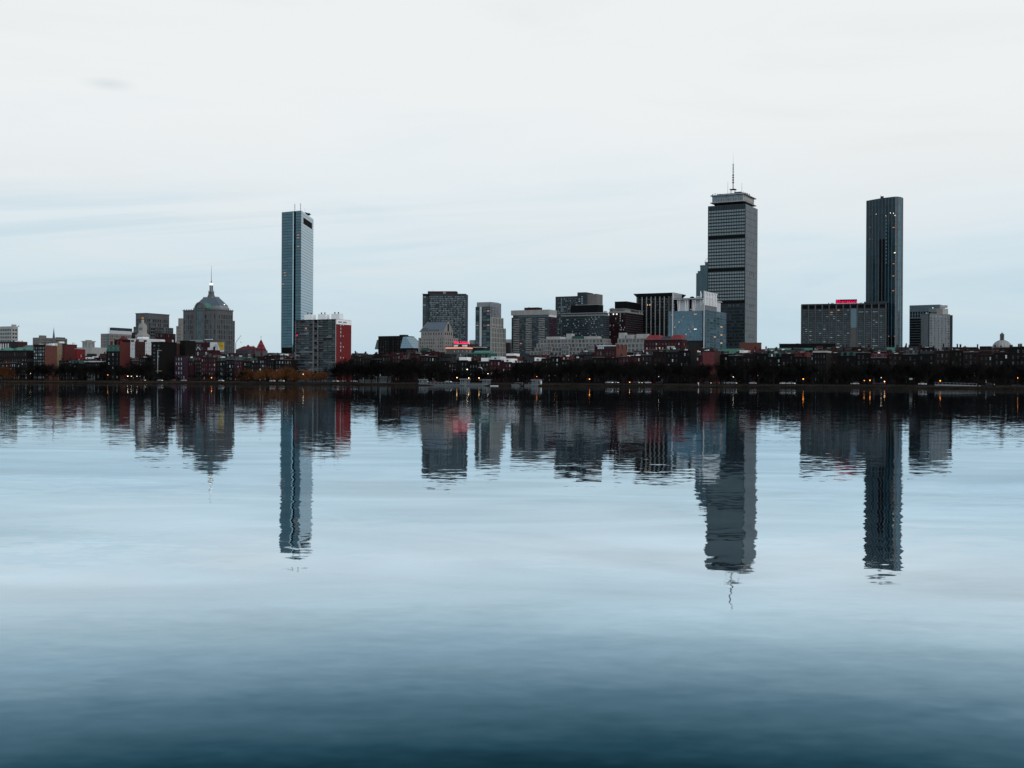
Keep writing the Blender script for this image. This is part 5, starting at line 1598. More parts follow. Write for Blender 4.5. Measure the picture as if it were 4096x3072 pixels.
for z_ in (zb_, zt_ - 0.4):
    sg.bx('frame', metal_g, x0 - 0.2, 0.2, -0.15, 0.45, z_, z_ + 0.4)
sg.bx('frame', metal_g, x0 - 0.2, x0 + 0.15, -0.15, 0.45, zb_ + 0.4, zt_ - 0.4); sg.bx('frame', metal_g, -0.15, 0.2, -0.15, 0.45, zb_ + 0.4, zt_ - 0.4)
text_obj('letters', 'Hilton', metal_g, sg.root, (x0 / 2, -0.1, (zb_ + zt_) / 2), (zt_ - zb_) * 0.5, -x0 * 0.82)
for q_ in (0.25, 0.75):
    sg.bx('post', metal_d, x0 * q_ - 0.15, x0 * q_ + 0.15, 0.4, 0.7, zb_ - 3, zb_ + 0.5)
g = G(); g.ring(x0 * 0.5, 0.2, [(0.3, zt_ + 0.2), (0.55, zt_ + 0.6), (0.3, zt_ + 1.0)], 8); g.obj('sign_lamp', lit_w, sg.root)
sg = Bld('hotel_sign_board', 'white lettered hotel name board on right end of dark glazed hotel', 'sign', 3790, 1234, 1545, phi=24)
x0 = sg.X(3760); zb_, zt_ = sg.Z(1231), sg.Z(1221)
sg.bx('board', concrete_l, x0, 0, 0, 0.4, zb_, zt_)
text_obj('letters', 'Hilton', white, sg.root, (x0 / 2, -0.1, (zb_ + zt_) / 2), (zt_ - zb_) * 0.55, -x0 * 0.72)
sg.bx('bracket', metal_d, x0 * 0.6, x0 * 0.4, 0.4, 4, zb_ + 0.5, zb_ + 1)

# -- domed church
b = Bld('domed_church', 'grey domed church with lantern peeping over the right roofs', 'church', 4008, 1395, 1450)
zb, zt = b.Z(1394), b.Z(1360)
r0 = 37.0 * 1450 / F
g = G(); g.ring(0, 0, [(r0 + 0.5, 0), (r0 + 0.5, zb)], 24); g.obj('drum', concrete_l, b.root)
prof_ = [(r0 * math.cos(math.pi / 2 * i / 9) + 0.02, zb + (zt - zb) * math.sin(math.pi / 2 * i / 9)) for i in range(10)]
g = G(); g.ring(0, 0, prof_, 28); dm = g.obj('dome', concrete_l, b.root)
for i in range(16):
    a = math.pi * 2 * i / 16
    g = G()
    for k_ in range(8):
        (ra, za), (rb_, zb2) = prof_[k_], prof_[k_ + 1]
        g.tube((ra * math.cos(a), ra * math.sin(a), za), (rb_ * math.cos(a), rb_ * math.sin(a), zb2), 0.14, 0.14, 3)
    g.obj('rib', stone_d, dm)
for i in range(2):
    g = G(); g.ring(0, 0, [(r0 + 0.9, zb - 1.6 + i * 1.3), (r0 + 0.9, zb - 1.0 + i * 1.3), (r0 + 0.3, zb - 0.9 + i * 1.3)], 24); g.obj('dome_ring', stone_d, b.root)
zl0, zl1 = zt - 0.3, b.Z(1341)
g = G(); g.ring(0, 0, [(1.5, zl0), (1.5, zl1)], 8); g.obj('lantern_core', metal_d, b.root)
for i in range(8):
    a = math.pi * 2 * i / 8
    b.mast('lantern_column', 2.2 * math.cos(a), 2.2 * math.sin(a), zl0, zl1, 0.3, stone, rt=0.3)
g = G(); g.ring(0, 0, [(2.6, zl1), (2.4, zl1 + 1.2), (1.4, b.Z(1334)), (0.2, b.Z(1330))], 10); g.obj('lantern_roof', stone_d, b.root)
b.mast('finial', 0, 0, b.Z(1331), b.Z(1324), 0.12)

# ------------------------------------------------------------------ where things are, in words
SEG = [(-400, 128, 'left-edge office block'), (128, 300, 'dark church spire'), (300, 500, 'pale arcaded office'), (500, 720, 'gold-topped tower'),
       (720, 945, 'lantern-roofed tower'), (945, 1115, 'red pointed church'), (1115, 1262, 'mirror tower'), (1262, 1420, 'red brick end wall'),
       (1420, 1680, 'slanting glass atrium'), (1680, 1895, 'brown hotel tower'), (1895, 2036, 'stepped white-sided tower'),
       (2036, 2240, 'ribbed-cap balcony tower'), (2240, 2440, 'dark slab'), (2440, 2570, 'maroon slab'), (2570, 2690, 'flared-roof tower'),
       (2690, 2830, 'blue glass office'), (2830, 3050, 'antenna tower'), (3050, 3210, 'gap before red-sign hotel'), (3210, 3345, "red-sign hotel's left half"),
       (3345, 3465, 'red sign'), (3465, 3630, 'curved glass tower'), (3630, 3815, 'concrete hotel tower'), (3815, 3960, 'gap right of concrete hotel'), (3960, 4600, 'grey dome')]
ORD = ['first', 'second', 'third', 'fourth', 'fifth', 'sixth', 'seventh', 'eighth', 'ninth', 'tenth', 'eleventh', 'twelfth', 'thirteenth', 'fourteenth', 'fifteenth', 'sixteenth', 'seventeenth', 'eighteenth', 'nineteenth', 'twentieth', 'twenty-first', 'twenty-second', 'twenty-third', 'twenty-fourth', 'twenty-fifth', 'twenty-sixth', 'twenty-seventh', 'twenty-eighth', 'twenty-ninth', 'thirtieth']
CNT = {}


def where(kind, px):
    for a, c, nm in SEG:
        if a <= px < c:
            k = (kind, nm)
            CNT[k] = CNT.get(k, 0) + 1
            return ORD[min(CNT[k], 30) - 1] + ' from left', nm
    return 'first from left', 'edge'


def px_of(x, y, z=10.0):
    u, v = x / y, (z - EYE) / y
    return 2048 + F * (u + ROLL * v)


# ------------------------------------------------------------------ named houses of the middle distance
b = Bld('mural_board', 'white and yellow painted mural board low on the brown stone tower', 'billboard', 896, 1369, 1090, phi=12)
x0 = b.X(840); zt, zb = b.Z(1369), b.Z(1407)
b.bx('board', grey_w, x0, 0, 0, 0.5, zb, zt)
g = G(); xs_ = b.X(868); xt = b.X(881)
g.v += [(xs_, -0.06, zt), (0, -0.06, zt), (0, -0.06, zb + 1.4), (xt, -0.06, zb + 1.4)]; g.f.append((3, 2, 1, 0)); g.m.append(0)
g.v += [(xs_, -0.01, zt), (0, -0.01, zt), (0, -0.01, zb + 1.4), (xt, -0.01, zb + 1.4)]; g.f.append((4, 5, 6, 7)); g.m.append(0)
g.obj('yellow_field', yellow, b.root)
g = G(); cxm = b.X(864)
po = [(cxm + 1.9 * math.cos(math.pi * i / 10), zb + 3.4 + 3.6 * math.sin(math.pi * i / 10)) for i in range(11)]
k = len(po); g.v += [(x, -0.04, z) for x, z in po + [(cxm - 2.2, zb), (cxm + 2.2, zb)]]; g.f.append(tuple(range(k + 2))); g.m.append(0)
g.obj('blue_arch', grey_w if False else mat('pale_blue_paint', (0.30, 0.38, 0.44)), b.root)
text_obj('lettering', 'YOU', metal_d, b.root, ((x0 * 0.18), -0.1, (zt + zb) / 2 + 0.9), 1.1, 2.6, depth=0.03)
b.bx('prop', metal_d, x0 * 0.5, x0 * 0.45, 0.5, 3, zb - 8, zt - 1)

b = simple('maroon_roof_block', 'dark maroon block with grey roof screen left of the mural board', 'building', 752, 843, 884, 1370, 1130, brick_m,
           front=lambda b: [(b.z1 - 8, b.z1 - 0.5, W(5, 1, 0.6, 0.8, (0.4, 12, 0, 0), [(g_teal, 2), (g_mid, 1)]))])
b.bx('roof_screen', metal_g, b.X(750), b.X(799), 3, 4, b.z1 + 1.0, b.Z(1358)); b.bx('screen_post', metal_d, b.X(775) - .3, b.X(775) + .3, 3.2, 3.8, b.z1, b.z1 + 1.1)
b.bx('tan_box', stone_d, b.X(843, 5), b.X(880, 5), 5, 12, b.z1, b.Z(1359)); b.bx('roof_edge', white, b.X(822, 5), b.X(852, 5), 4, 5, b.Z(1358), b.Z(1356))
b.done()
b = simple('gabled_red_row', 'dark red row with white dormers below the mural board', 'building', 768, 848, 880, 1400, 1040, brick_m,
           front=lambda b: [(b.z1 - 5.5, b.z1 - 0.5, W(9, 1, 0.55, 0.6, (1, 1, 0, 0), [(blind_w, 4), (g_dark, 2)], rec=0.2, sash=metal_d))], lmax=14)
for px in (771, 793):
    xx = b.X(px)
    g = G(); g.loft([(xx - 2.4, 0, b.z1), (xx + 2.4, 0, b.z1), (xx + 2.4, 8, b.z1), (xx - 2.4, 8, b.z1)], [(xx - 0.3, 0.4, b.z1 + 2.6), (xx + 0.3, 0.4, b.z1 + 2.6), (xx + 0.3, 8, b.z1 + 2.6), (xx - 0.3, 8, b.z1 + 2.6)]); g.obj('gable_roof', slate, b.root)
    for sg_ in (-1, 1):
        g = G(); g.tube((xx + sg_ * 2.5, -0.1, b.z1), (xx, -0.1, b.z1 + 2.8), 0.18, 0.18, 4); g.obj('gable_trim', white, b.root)
b.bx('roof_house', grey_w, b.X(824), b.X(846), 2, 6, b.z1, b.z1 + 2.2)
b.bx('chimney', brick_m, b.X(812) - .6, b.X(812) + .6, 1, 2.4, b.z1, b.z1 + 2.8); b.bx('chimney', brick_m, b.X(852) - .6, b.X(852) + .6, 1, 2.4, b.z1, b.z1 + 3)
b.done()
b = simple('brown_brick_box', 'plain orange-brown brick box beside the lantern-roofed tower foot', 'building', 722, 727, 759, 1368, 1010, brick_b, lmax=40)
g = G(); g.box(0.02, 0.25, 3, b.y1, 0, b.z1 - 0.5); g.obj('brick_skin', brick_o, b.root); b.done()
for xl, xc, xr, yt, lab in ((488, 494, 519, 1366, 'orange-brown brick block cut into by mansard house wall'), (540, 545, 581, 1366, 'plain orange-brown brick block below gold-topped tower')):
    b = simple('brick_block', lab, 'building', xl, xc, xr, yt, 1010, brick_b, lmax=45, right=lambda b: [(b.z1 - 14, b.z1 - 2, W(4, 3, 0.2, 0.4, (1, 1, 0, 0), [(g_dark, 2), (blind_d, 1)]))])
    b.bx('chimney', brick_r, -2.5, -1, 2, 4, b.z1, b.z1 + 2.0)
    b.bx('chimney', brick_r, -1.6, 0, 10, 12, b.z1, b.z1 + 1.6)
    b.done()

# front-row special houses
b = Bld('dark_flats', 'tall dark brick flats with white drainpipe below the gold-topped tower', 'building', 650, 1370, 968)
x0, z1, y1 = b.X(605), b.Z(1370), 16
b.block('wall', brick_k, x0, 0, 0, y1, 0, z1, W(0, 10, 1, 0.5, (0, 0, 1, 1), [(g_mid, 3), (g_teal, 2), (g_dark, 3), (blind, 1)], xs=[(2.2, 4.4), (7.4, 8.6)], rec=0.2, sash=metal_d))
b.bx('drainpipe', stone_p, b.X(632) - 0.25, b.X(632) + 0.25, -0.4, -0.05, 6, b.Z(1402))
for py in (1402, 1484):
    b.bx('ledge', stone_p, b.X(618 if py > 1450 else 630), b.X(648), -0.5, -0.05, b.Z(py) - 0.2, b.Z(py) + 0.2)
b.bx('parapet', brick_k, x0 - 0.1, 0.1, -0.15, y1, z1, z1 + 0.7); b.bx('roof_unit', white, -5, -2, 3, 6, z1 + .0, z1 + 2)
b.bx('roof_house', brick_m, b.X(641), b.X(652), 5, 10, z1, z1 + 3.2)
b.done()
b = Bld('pink_red_house', 'narrow pinkish red house with column of dark windows', 'building', 682, 1372, 985)
x0, z1 = b.X(662), b.Z(1372)
b.block('wall', brick_p, x0, 0, 0, 16, 0, z1, W(1, 9, 0.42, 0.5, (0.3, 0.3, 1, 1), [(g_mid, 2), (blind_d, 2), (g_dark, 2)], rec=0.2, sash=metal_d), roof=tarroof)
b.bx('side_house', brick_b, 0.02, b.X(704), 0.3, 15, 0, z1 - 0.8)
for i in range(3):
    for r_ in range(4):
        put('window', pane_mesh(0.8, 1.5, blind_d if R.random() < .6 else g_dark), b.root, (0.9 + 1.3 * i, 0.27, z1 - 3.5 - 3.3 * r_))
for r_ in range(4):
    b.bx('balcony_edge', white, b.X(700), b.X(706), -0.4, 0.2, z1 - 1.4 - 3.1 * r_, z1 - 0.9 - 3.1 * r_)
b.bx('chimney', brick_p, -2.5, -1.3, 2, 3.2, z1, z1 + 2.2)
b.bx('dark_neighbour_wall', brick_k, b.X(706), b.X(727), 4, 16, 0, b.Z(1362))
b.done()
b = Bld('purple_brick_house', 'purplish brick house with four columns of pale windows', 'building', 742, 1424, 958)
x0, z1 = b.X(699), b.Z(1424)
b.block('wall', brick_u, x0, 0, 0, 12, 0, z1, W(4, 5, 0.34, 0.55, (0.3, 0.3, 0.8, 0.5), [(blind, 4), (blind_d, 3), (g_dark, 2)], rec=0.2, sash=brick_d))
b.bx('cornice', brick_d, x0 - 0.1, 0.1, -0.3, 0.1, z1, z1 + 0.5); b.bx('chimney', brick_d, -1.6, -0.4, 3, 4.5, z1, z1 + 2.4)
b.done()
b = Bld('pale_roofed_boathouse', 'low dark boathouse with pale flat roof near left shore', 'building', 401, 1446, 1012)
x0, z1 = b.X(343), b.Z(1448)
b.block('wall', brick_k, x0, 0, 0, 14, 0, z1, W(6, 3, 0.4, 0.5, (1, 1, 1, 0.5), [(g_dark, 3), (blind_d, 2)], rec=0.2), roof=paleroof)
b.bx('roof_slab', grey_w, x0 - 1, 0.6, -0.8, 14, z1, z1 + 0.8)
b.bx('ledge', stone_d, x0 - 0.5, 5, -0.4, -0.02, b.Z(1461), b.Z(1460)); b.bx('porch', concrete, b.X(358), b.X(380), -3, -0.02, 0, b.Z(1470))
b.done()

b = Bld('red_roofed_mansion', 'dark red brick mansion with two bright red tile roofs', 'building', 2727, 1357, 860)
x0, y1, z1 = b.X(2576), b.Y(2748), b.Z(1358)
b.block('wall', brick_m, x0, 0, 0, y1, 0, z1, [(z1 - 17, z1 - 1.5, W(11, 5, 0.45, 0.5, (1, 1, 0, 0), [(g_dark, 4), (g_mid, 2), (blind, 2), (lit, 0.5)], rec=0.25, sash=stone_d))],
        [(z1 - 14, z1 - 1.5, W(3, 4, 0.4, 0.5, (1, 1, 0, 0), [(blind, 1), (g_dark, 1)]))])
b.bx('cornice', stone_d, x0 - 0.4, 0.4, -0.4, y1, z1, z1 + 0.7)
b.bx('string_course', stone_d, x0 - 0.1, 0.1, -0.25, -0.02, z1 - 7.4, z1 - 7.0)
for xa, xb in ((2583, 2640), (2681, 2727)):
    p, q = b.X(xa), b.X(xb) - 0.4
    zt_ = b.Z(1339)
    g = G(); g.loft([(p, 0.2, z1 + 0.7), (q, 0.2, z1 + 0.7), (q, y1 - .5, z1 + 0.7), (p, y1 - .5, z1 + 0.7)], [(p + 1.6, 1.6, zt_), (q - 1.2, 1.6, zt_), (q - 1.2, y1 - 1.6, zt_), (p + 1.6, y1 - 1.6, zt_)]); g.obj('tile_roof', redroof, b.root)
p, q = b.X(2640), b.X(2681)
g = G(); g.loft([(p, 0.5, z1 + 0.7), (q, 0.5, z1 + 0.7), (q, 10, z1 + 0.7), (p, 10, z1 + 0.7)], [(p + 2, 4, b.Z(1343)), (q - 2, 4, b.Z(1343)), (q - 2, 6, b.Z(1343)), (p + 2, 6, b.Z(1343))]); g.obj('grey_roof', slate, b.root)
b.bx('balcony', concrete_l, b.X(2670), b.X(2700), -1.2, -0.02, b.Z(1394), b.Z(1384)); b.bx('lower_balcony', grey_w, b.X(2586), b.X(2616), -2.2, -0.05, b.Z(1420), b.Z(1410))
b.done()
b = Bld('brick_sided_house', 'house with blank pinkish brick wall before the blue glass office', 'building', 2858, 1405, 745)
x0, z1 = b.X(2811), b.Z(1405)
b.block('wall', brick_b, x0, 0, 0, 13, 0, z1); b.bx('brick_skin', brick_p, x0 + 0.05, -0.05, -0.15, -0.01, z1 * 0.28, z1 - 0.4)
b.bx('roof', metal_d, x0 - 0.3, 0.2, -0.3, 13, z1, z1 + 0.4); b.bx('roof_house', metal_d, x0 + 0.6, -0.5, 2, 8, z1 + 0.4, b.Z(1393)); b.bx('chimney', brick_o, -0.9, 0.1, 0.4, 1.8, z1 + 0.4, z1 + 2.2)
for i in range(3):
    b.bx('roof_unit', white, x0 + 0.8 + 1.1 * i, x0 + 1.5 + 1.1 * i, 1, 1.7, z1 + 0.4, z1 + 0.8 + 0.2 * i)
b.done()
b = Bld('skylit_house', 'dark red house with white skylight strip and orange side wall', 'building', 2464, 1380, 790)
x0, z1, y1 = b.X(2380), b.Z(1396), b.Y(2506)
b.block('wall', brick_m, x0, 0, 0, y1, 0, z1, [(z1 - 9, z1 - 0.8, W(6, 2, 0.5, 0.6, (0.8, 0.8, 0, 0), [(g_dark, 3), (brick_d, 1), (g_mid, 1)], rec=0.2, sash=stone_d))])
b.bx('top_storey', metal_d, x0 + 0.8, -0.4, 1, 9, z1, b.Z(1384)); b.bx('skylight', blind_w, x0 + 0.7, -0.3, 0.9, 1.6, b.Z(1384), b.Z(1381))
for i in range(4):
    put('window', pane_mesh(0.8, 1.6, blind), b.root, (x0 + 2.0 + 1.2 * i, 0.97, z1 + 0.95))
b.bx('party_wall', brick_o, 0.02, 0.5, 0.1, y1, 0, b.Z(1379)); b.bx('party_wall', brick_m, x0 - 0.5, x0, 0.1, 10, 0, b.Z(1378))
for yy in (1.5, y1 * 0.5, y1 - 2):
    b.bx('chimney', brick_m, -0.5, 0.6, yy, yy + 1.3, z1, b.Z(1377))
b.done()
b = Bld('slant_roofed_house', 'house with grey slanting roof hood and tall red chimneys', 'building', 2190, 1440, 850)
x0, z1 = b.X(2096), b.Z(1448)
b.block('wall', brick_d, x0, 0, 0, 12, 0, z1, W(6, 4, 0.35, 0.5, (0.6, 0.6, 1, 0.5), [(g_dark, 3), (blind_d, 1)], sash=metal_d))
p, q = b.X(2100), b.X(2148)
g = G(); g.loft([(p, 0.2, z1), (q, 0.2, z1), (q, 9, z1), (p, 9, z1)], [(p + 0.4, 1.2, b.Z(1428)), (q - 2.4, 1.2, b.Z(1428)), (q - 2.4, 8, b.Z(1428)), (p + 0.4, 8, b.Z(1428))]); g.obj('slant_roof', slate, b.root)
g = G(); g.loft([(q - 2.3, 0.1, z1), (q + 0.1, 0.1, z1), (q + 0.1, 9, z1), (q - 2.3, 9, z1)], [(q - 2.4, 1.1, b.Z(1428)), (q - 2.2, 1.1, b.Z(1428)), (q - 2.2, 8, b.Z(1428)), (q - 2.4, 8, b.Z(1428))]); g.obj('grey_hood', concrete_l, b.root)
for px in (2157, 2181):
    b.bx('chimney', brick_v, b.X(px) - 0.45, b.X(px) + 0.45, 0.5, 1.4, z1 - 1, b.Z(1416))
b.bx('pale_ledge', grey_w, b.X(2050, -1), b.X(2098, -1), -1, 6, z1 - 0.4, z1 + 0.5)
b.done()
b = Bld('pale_corniced_house', 'dark house with broad pale cornice below the grey hotel slab', 'building', 3305, 1404, 690)
x0, z1 = b.X(3254), b.Z(1410)
b.block('wall', brick_k, x0, 0, 0, 12, 0, z1, W(4, 5, 0.34, 0.55, (0.4, 0.4, 1, 0.6), [(g_dark, 4), (blind_d, 1)], sash=metal_d))
b.bx('pale_cornice', stone_p, x0 - 0.3, 0.3, -0.4, 11, z1, b.Z(1403))
for xx in (b.X(3268, 2), b.X(3289, 2)):
    b.bx('pergola_post', brick_p, xx - 0.2, xx + 0.2, 2, 2.4, b.Z(1403), b.Z(1384))
b.bx('pergola_beam', brick_p, b.X(3268, 2), b.X(3289, 2), 2, 2.3, b.Z(1386), b.Z(1384))
b.done()

# ------------------------------------------------------------------ rows of town houses
PROF = [(-200, 1442), (0, 1440), (128, 1438), (235, 1442), (420, 1436), (530, 1432), (745, 1434), (900, 1426), (1000, 1434), (1178, 1436), (1408, 1430), (1520, 1424), (1600, 1418),
        (1760, 1418), (1785, 1446), (2050, 1446), (2090, 1446), (2200, 1430), (2380, 1428), (2500, 1424), (2575, 1416), (2700, 1402), (2800, 1408), (2870, 1418), (3000, 1418), (3080, 1414), (3180, 1410), (3250, 1412),
        (3400, 1402), (3500, 1408), (3560, 1412), (3620, 1404), (3740, 1402), (3830, 1398), (3850, 1392), (3900, 1408), (4000, 1406), (4040, 1384), (4100, 1386), (4300, 1390)]


def prof_y(px):
    for (a, ya_), (c, yc_) in zip(PROF, PROF[1:]):
        if a <= px <= c:
            return ya_ + (yc_ - ya_) * (px - a) / (c - a)
    return 1420


CHIM = {}


def chimney(b, x, y, z, h, m):
    if (m.name, round(h, 1)) not in CHIM:
        g = G(); g.box(-0.55, 0.55, -0.4, 0.4, -1.0, h); g.box(-0.65, 0.65, -0.5, 0.5, h - 0.35, h - 0.1)
        for q in (-0.3, 0.3):
            g.ring(q, 0, [(0.16, h), (0.14, h + 0.5)], 6)
        CHIM[(m.name, round(h, 1))] = g.mesh('chimney', [m])
    put('chimney', CHIM[(m.name, round(h, 1))], b.root, (x, y, z), R.choice((0, math.pi / 2)))


ROOFW = {'mansard': 'mansard-roofed', 'flat': 'flat-roofed', 'pent': 'penthouse-topped', 'box': 'box-topped'}


def house(s0, w, t, depth, ytop, style, m, front_row, winmats, group):
    cx, cy = SH.wpt(s0 + w, t)
    pm = px_of(*SH.wpt(s0 + w / 2, t), 15)
    o, nm = where('house' + group, pm)
    mname = {'brick_black': 'near-black brick', 'brick_dark': 'dark brown brick', 'brick_brown': 'brown brick', 'brick_maroon': 'maroon brick', 'brick_red': 'red brick', 'brick_vivid_red': 'bright red brick',
             'brick_pink': 'pink brick', 'brick_orange': 'orange brick', 'stone_brown_grey': 'brownstone', 'brick_purple': 'purplish brick'}[m.name]
    lab = f"{mname} {ROOFW[style]} house, {o}, {'shore' if front_row else 'middle' if t < 180 else 'rear'} row, under {nm}"
    b = Bld('town_house', lab, 'house', 0, 1440, 0, loc=(cx, cy), group=group)
    z1 = b.Z(ytop, -w / 2) - {'mansard': 2.8, 'pent': 0.0 if 1785 < pm < 2060 else 2.0, 'box': 1.8, 'flat': 0.5}[style]
    st = max(3, round(z1 / 3.5))
    if front_row:
        wf = W(3 if w > 7 else 2, st, 0.36, 0.56, (0.5, 0.5, 0.5, 0.5), winmats, rec=0.18, sash=R.choice((metal_d, metal_d, metal_d, blind_d)) if pm < 2600 else metal_k)
    else:
        n_ = min(2, st)
        wf = [(z1 - 3.4 * n_, z1 - 0.3, W(3 if w > 7 else 2, n_, 0.36, 0.56, (0.5, 0.5, 0, 0), winmats, rec=0.18))]
    b.block('wall', m, -w, 0, 0, depth, 0, z1, wf)
    if front_row and R.random() < 0.45:
        bw = w * 0.42; xa = -w + 0.4 if R.random() < .5 else -bw - 0.4
        zb2 = z1 * R.uniform(0.62, 0.86)
        g = G(); g.prism([(xa, -0.02), (xa + bw * 0.25, -1.1), (xa + bw * 0.75, -1.1), (xa + bw, -0.02)], 0, zb2); bay = g.obj('bay', m, b.root)
        for r_ in range(max(1, int(zb2 / 3.5))):
            put('window', pane_mesh(bw * 0.36, 1.9, pick(winmats), metal_d), bay, (xa + bw / 2, -1.14, 1.8 + 3.5 * r_))
    trim = R.choice((stone_d, brick_d, brick_b, metal_d)) if pm < 3800 else R.choice((brick_b, stone_d))
    b.bx('cornice', trim, -w + 0.03, -0.03, -0.35, 0.2, z1, z1 + 0.45)
    if front_row:
        g = G()
        rh = (z1 - 1.0) / st; nC = 3 if w > 7 else 2
        for r_ in range(st):
            for c_ in range(nC):
                xx = -w + 0.5 + (w - 1) * (c_ + 0.5) / nC; ww_ = (w - 1) / nC * 0.36 / 2 + 0.12
                zz = 0.5 + rh * (r_ + 0.5 - 0.28)
                g.box(xx - ww_, xx + ww_, -0.14, -0.01, zz - 0.18, zz - 0.02)
        g.obj('window_sills', trim, b.root)['kind'] = 'stuff'
    zt = z1 + 0.02
    if style == 'mansard':
        zt = z1 + 2.8
        g = G(); g.loft([(-w + 0.1, 0.25, z1), (-0.1, 0.25, z1), (-0.1, depth - .3, z1), (-w + .1, depth - .3, z1)], [(-w + 0.3, 1.5, zt), (-0.3, 1.5, zt), (-0.3, depth - 1.4, zt), (-w + .3, depth - 1.4, zt)], 0, True, 1)
        rf = g.obj('roof', [R.choice((slate, slate, maroonroof, copper_d)), tarroof], b.root)
        for q in ((0.3, 0.7) if w > 7 else (0.5,)):
            xx = -w * q
            g = G(); g.box(xx - 0.75, xx + 0.75, 0.15, 1.6, z1 + 0.5, z1 + 2.2); g.prism([(xx - 0.9, 0.05), (xx + 0.9, 0.05), (xx + 0.9, 1.6), (xx - 0.9, 1.6)], z1 + 2.2, z1 + 2.42)
            d = g.obj('dormer', trim, rf)
            put('window', pane_mesh(0.9, 1.3, pick(winmats)), d, (xx, 0.11, z1 + 1.35))
    elif style == 'pent':
        a = R.uniform(0.05, 0.2); c = R.uniform(0.75, 0.95); hh = R.uniform(2.5, 3.0) if front_row else R.uniform(1.6, 2.4)
        pz = b.bx('penthouse', R.choice((white, white, grey_w)), -w * c, -w * a, 0.7, depth - 3, zt, zt + hh)
        if R.random() < 0.5:
            put('window', pane_mesh(1.6, 1.2, g_mid), pz, (-w * (a + c) / 2, 0.66, zt + hh * 0.5))
    elif style == 'box':
        b.bx('roof_storey', R.choice((m, slate, metal_d)), -w * 0.9, -w * 0.15, 2, depth - 2, zt, zt + R.uniform(1.6, 3.2))
    # roofscape
    for q in range(R.choice((1, 1, 2, 2))):
        chimney(b, -w + 0.6 if q == 0 else -0.6, R.uniform(1.5, depth - 2), zt, R.choice((1.4, 1.9, 2.4)), R.choice((m, m, brick_m, brick_b)))
    if R.random() < 0.5:
        b.bx('roof_unit', R.choice((white, grey_w, metal_g, concrete_l)), -w * 0.6, -w * 0.6 + R.uniform(0.8, 2.2), 2.0, 3.5, zt, zt + R.uniform(0.6, 1.2))
    b.done()


# shore row
SKIP = [(122, 236), (420, 526), (600, 746), (1176, 1412), (2806, 2862), (340, 404), (3250, 3310)]
dkw = [(g_dark, 10), (metal_k, 8), (g_mid, 1.5), (blind_d, 1), (blind, 0.6), (blind_w, 0.35)]
mdw = [(g_dark, 5), (g_mid, 4), (blind_d, 3), (blind, 1.2), (blind_w, .8)]
s0, s1 = SH.X(-70, 78, 1440), SH.X(4170, 78, 1440)
s = s0
while s < s1:
    w = R.uniform(6.8, 9.6)
    px0, px1 = px_of(*SH.wpt(s, 78)), px_of(*SH.wpt(s + w, 78))
    hit = [k for k in SKIP if px1 > k[0] + 4 and px0 < k[1] - 4]
    if hit:
        if px0 < hit[0][0] - 30 and False:
            pass
        # jump to the far side of the special building
        s = SH.X(hit[0][1], 78, 1440) + 0.05 if px_of(*SH.wpt(SH.X(hit[0][1], 78, 1440) + 0.05, 78)) > px0 else s + w
        continue
    pm = (px0 + px1) / 2
    yt = prof_y(pm) + R.uniform(-5, 5)
    if 1785 < pm < 2060:
        st = R.choice(('pent', 'pent', 'pent', 'box')); m = R.choice((brick_d, brick_k, brick_d, brick_m))
    else:
        st = R.choice(('mansard', 'mansard', 'flat', 'flat', 'box', 'pent' if R.random() < 0.4 and pm < 2600 else 'flat'))
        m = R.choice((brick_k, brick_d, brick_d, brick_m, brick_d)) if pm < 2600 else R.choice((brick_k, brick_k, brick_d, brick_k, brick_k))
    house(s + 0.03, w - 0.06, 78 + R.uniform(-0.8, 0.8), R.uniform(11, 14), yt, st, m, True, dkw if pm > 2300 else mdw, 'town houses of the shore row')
    s += w

# second and third rows: what shows above the shore row
for t, dy, grp in ((142, (-2, 14), 'town houses of the second row'), (214, (6, 22), 'town houses of the third row')):
    s = SH.X(-60, t, 1420)
    s_end = SH.X(4150, t, 1420)
    while s < s_end:
        w = R.uniform(7.5, 13)
        pm = px_of(*SH.wpt(s + w / 2, t))
        yt = max(1388, prof_y(pm) - R.uniform(*dy))
        if 1785 < pm < 2070:
            yt = max(yt, 1424)
        st = R.choice(('mansard', 'flat', 'pent', 'box', 'flat'))
        if pm > 2600 and st == 'pent' and R.random() < 0.6:
            st = 'box'
        m = R.choice((brick_r, brick_b, brick_m, brick_d, brick_d, stone_d, brick_b, brick_m)) if pm < 2700 else R.choice((brick_m, brick_d, brick_b, brick_d))
        house(s, w - 0.4, t + R.uniform(-2, 2), R.uniform(10, 14), yt, st, m, False, mdw, grp)
        s += w * (1.0 if R.random() < 0.75 else 1.6)


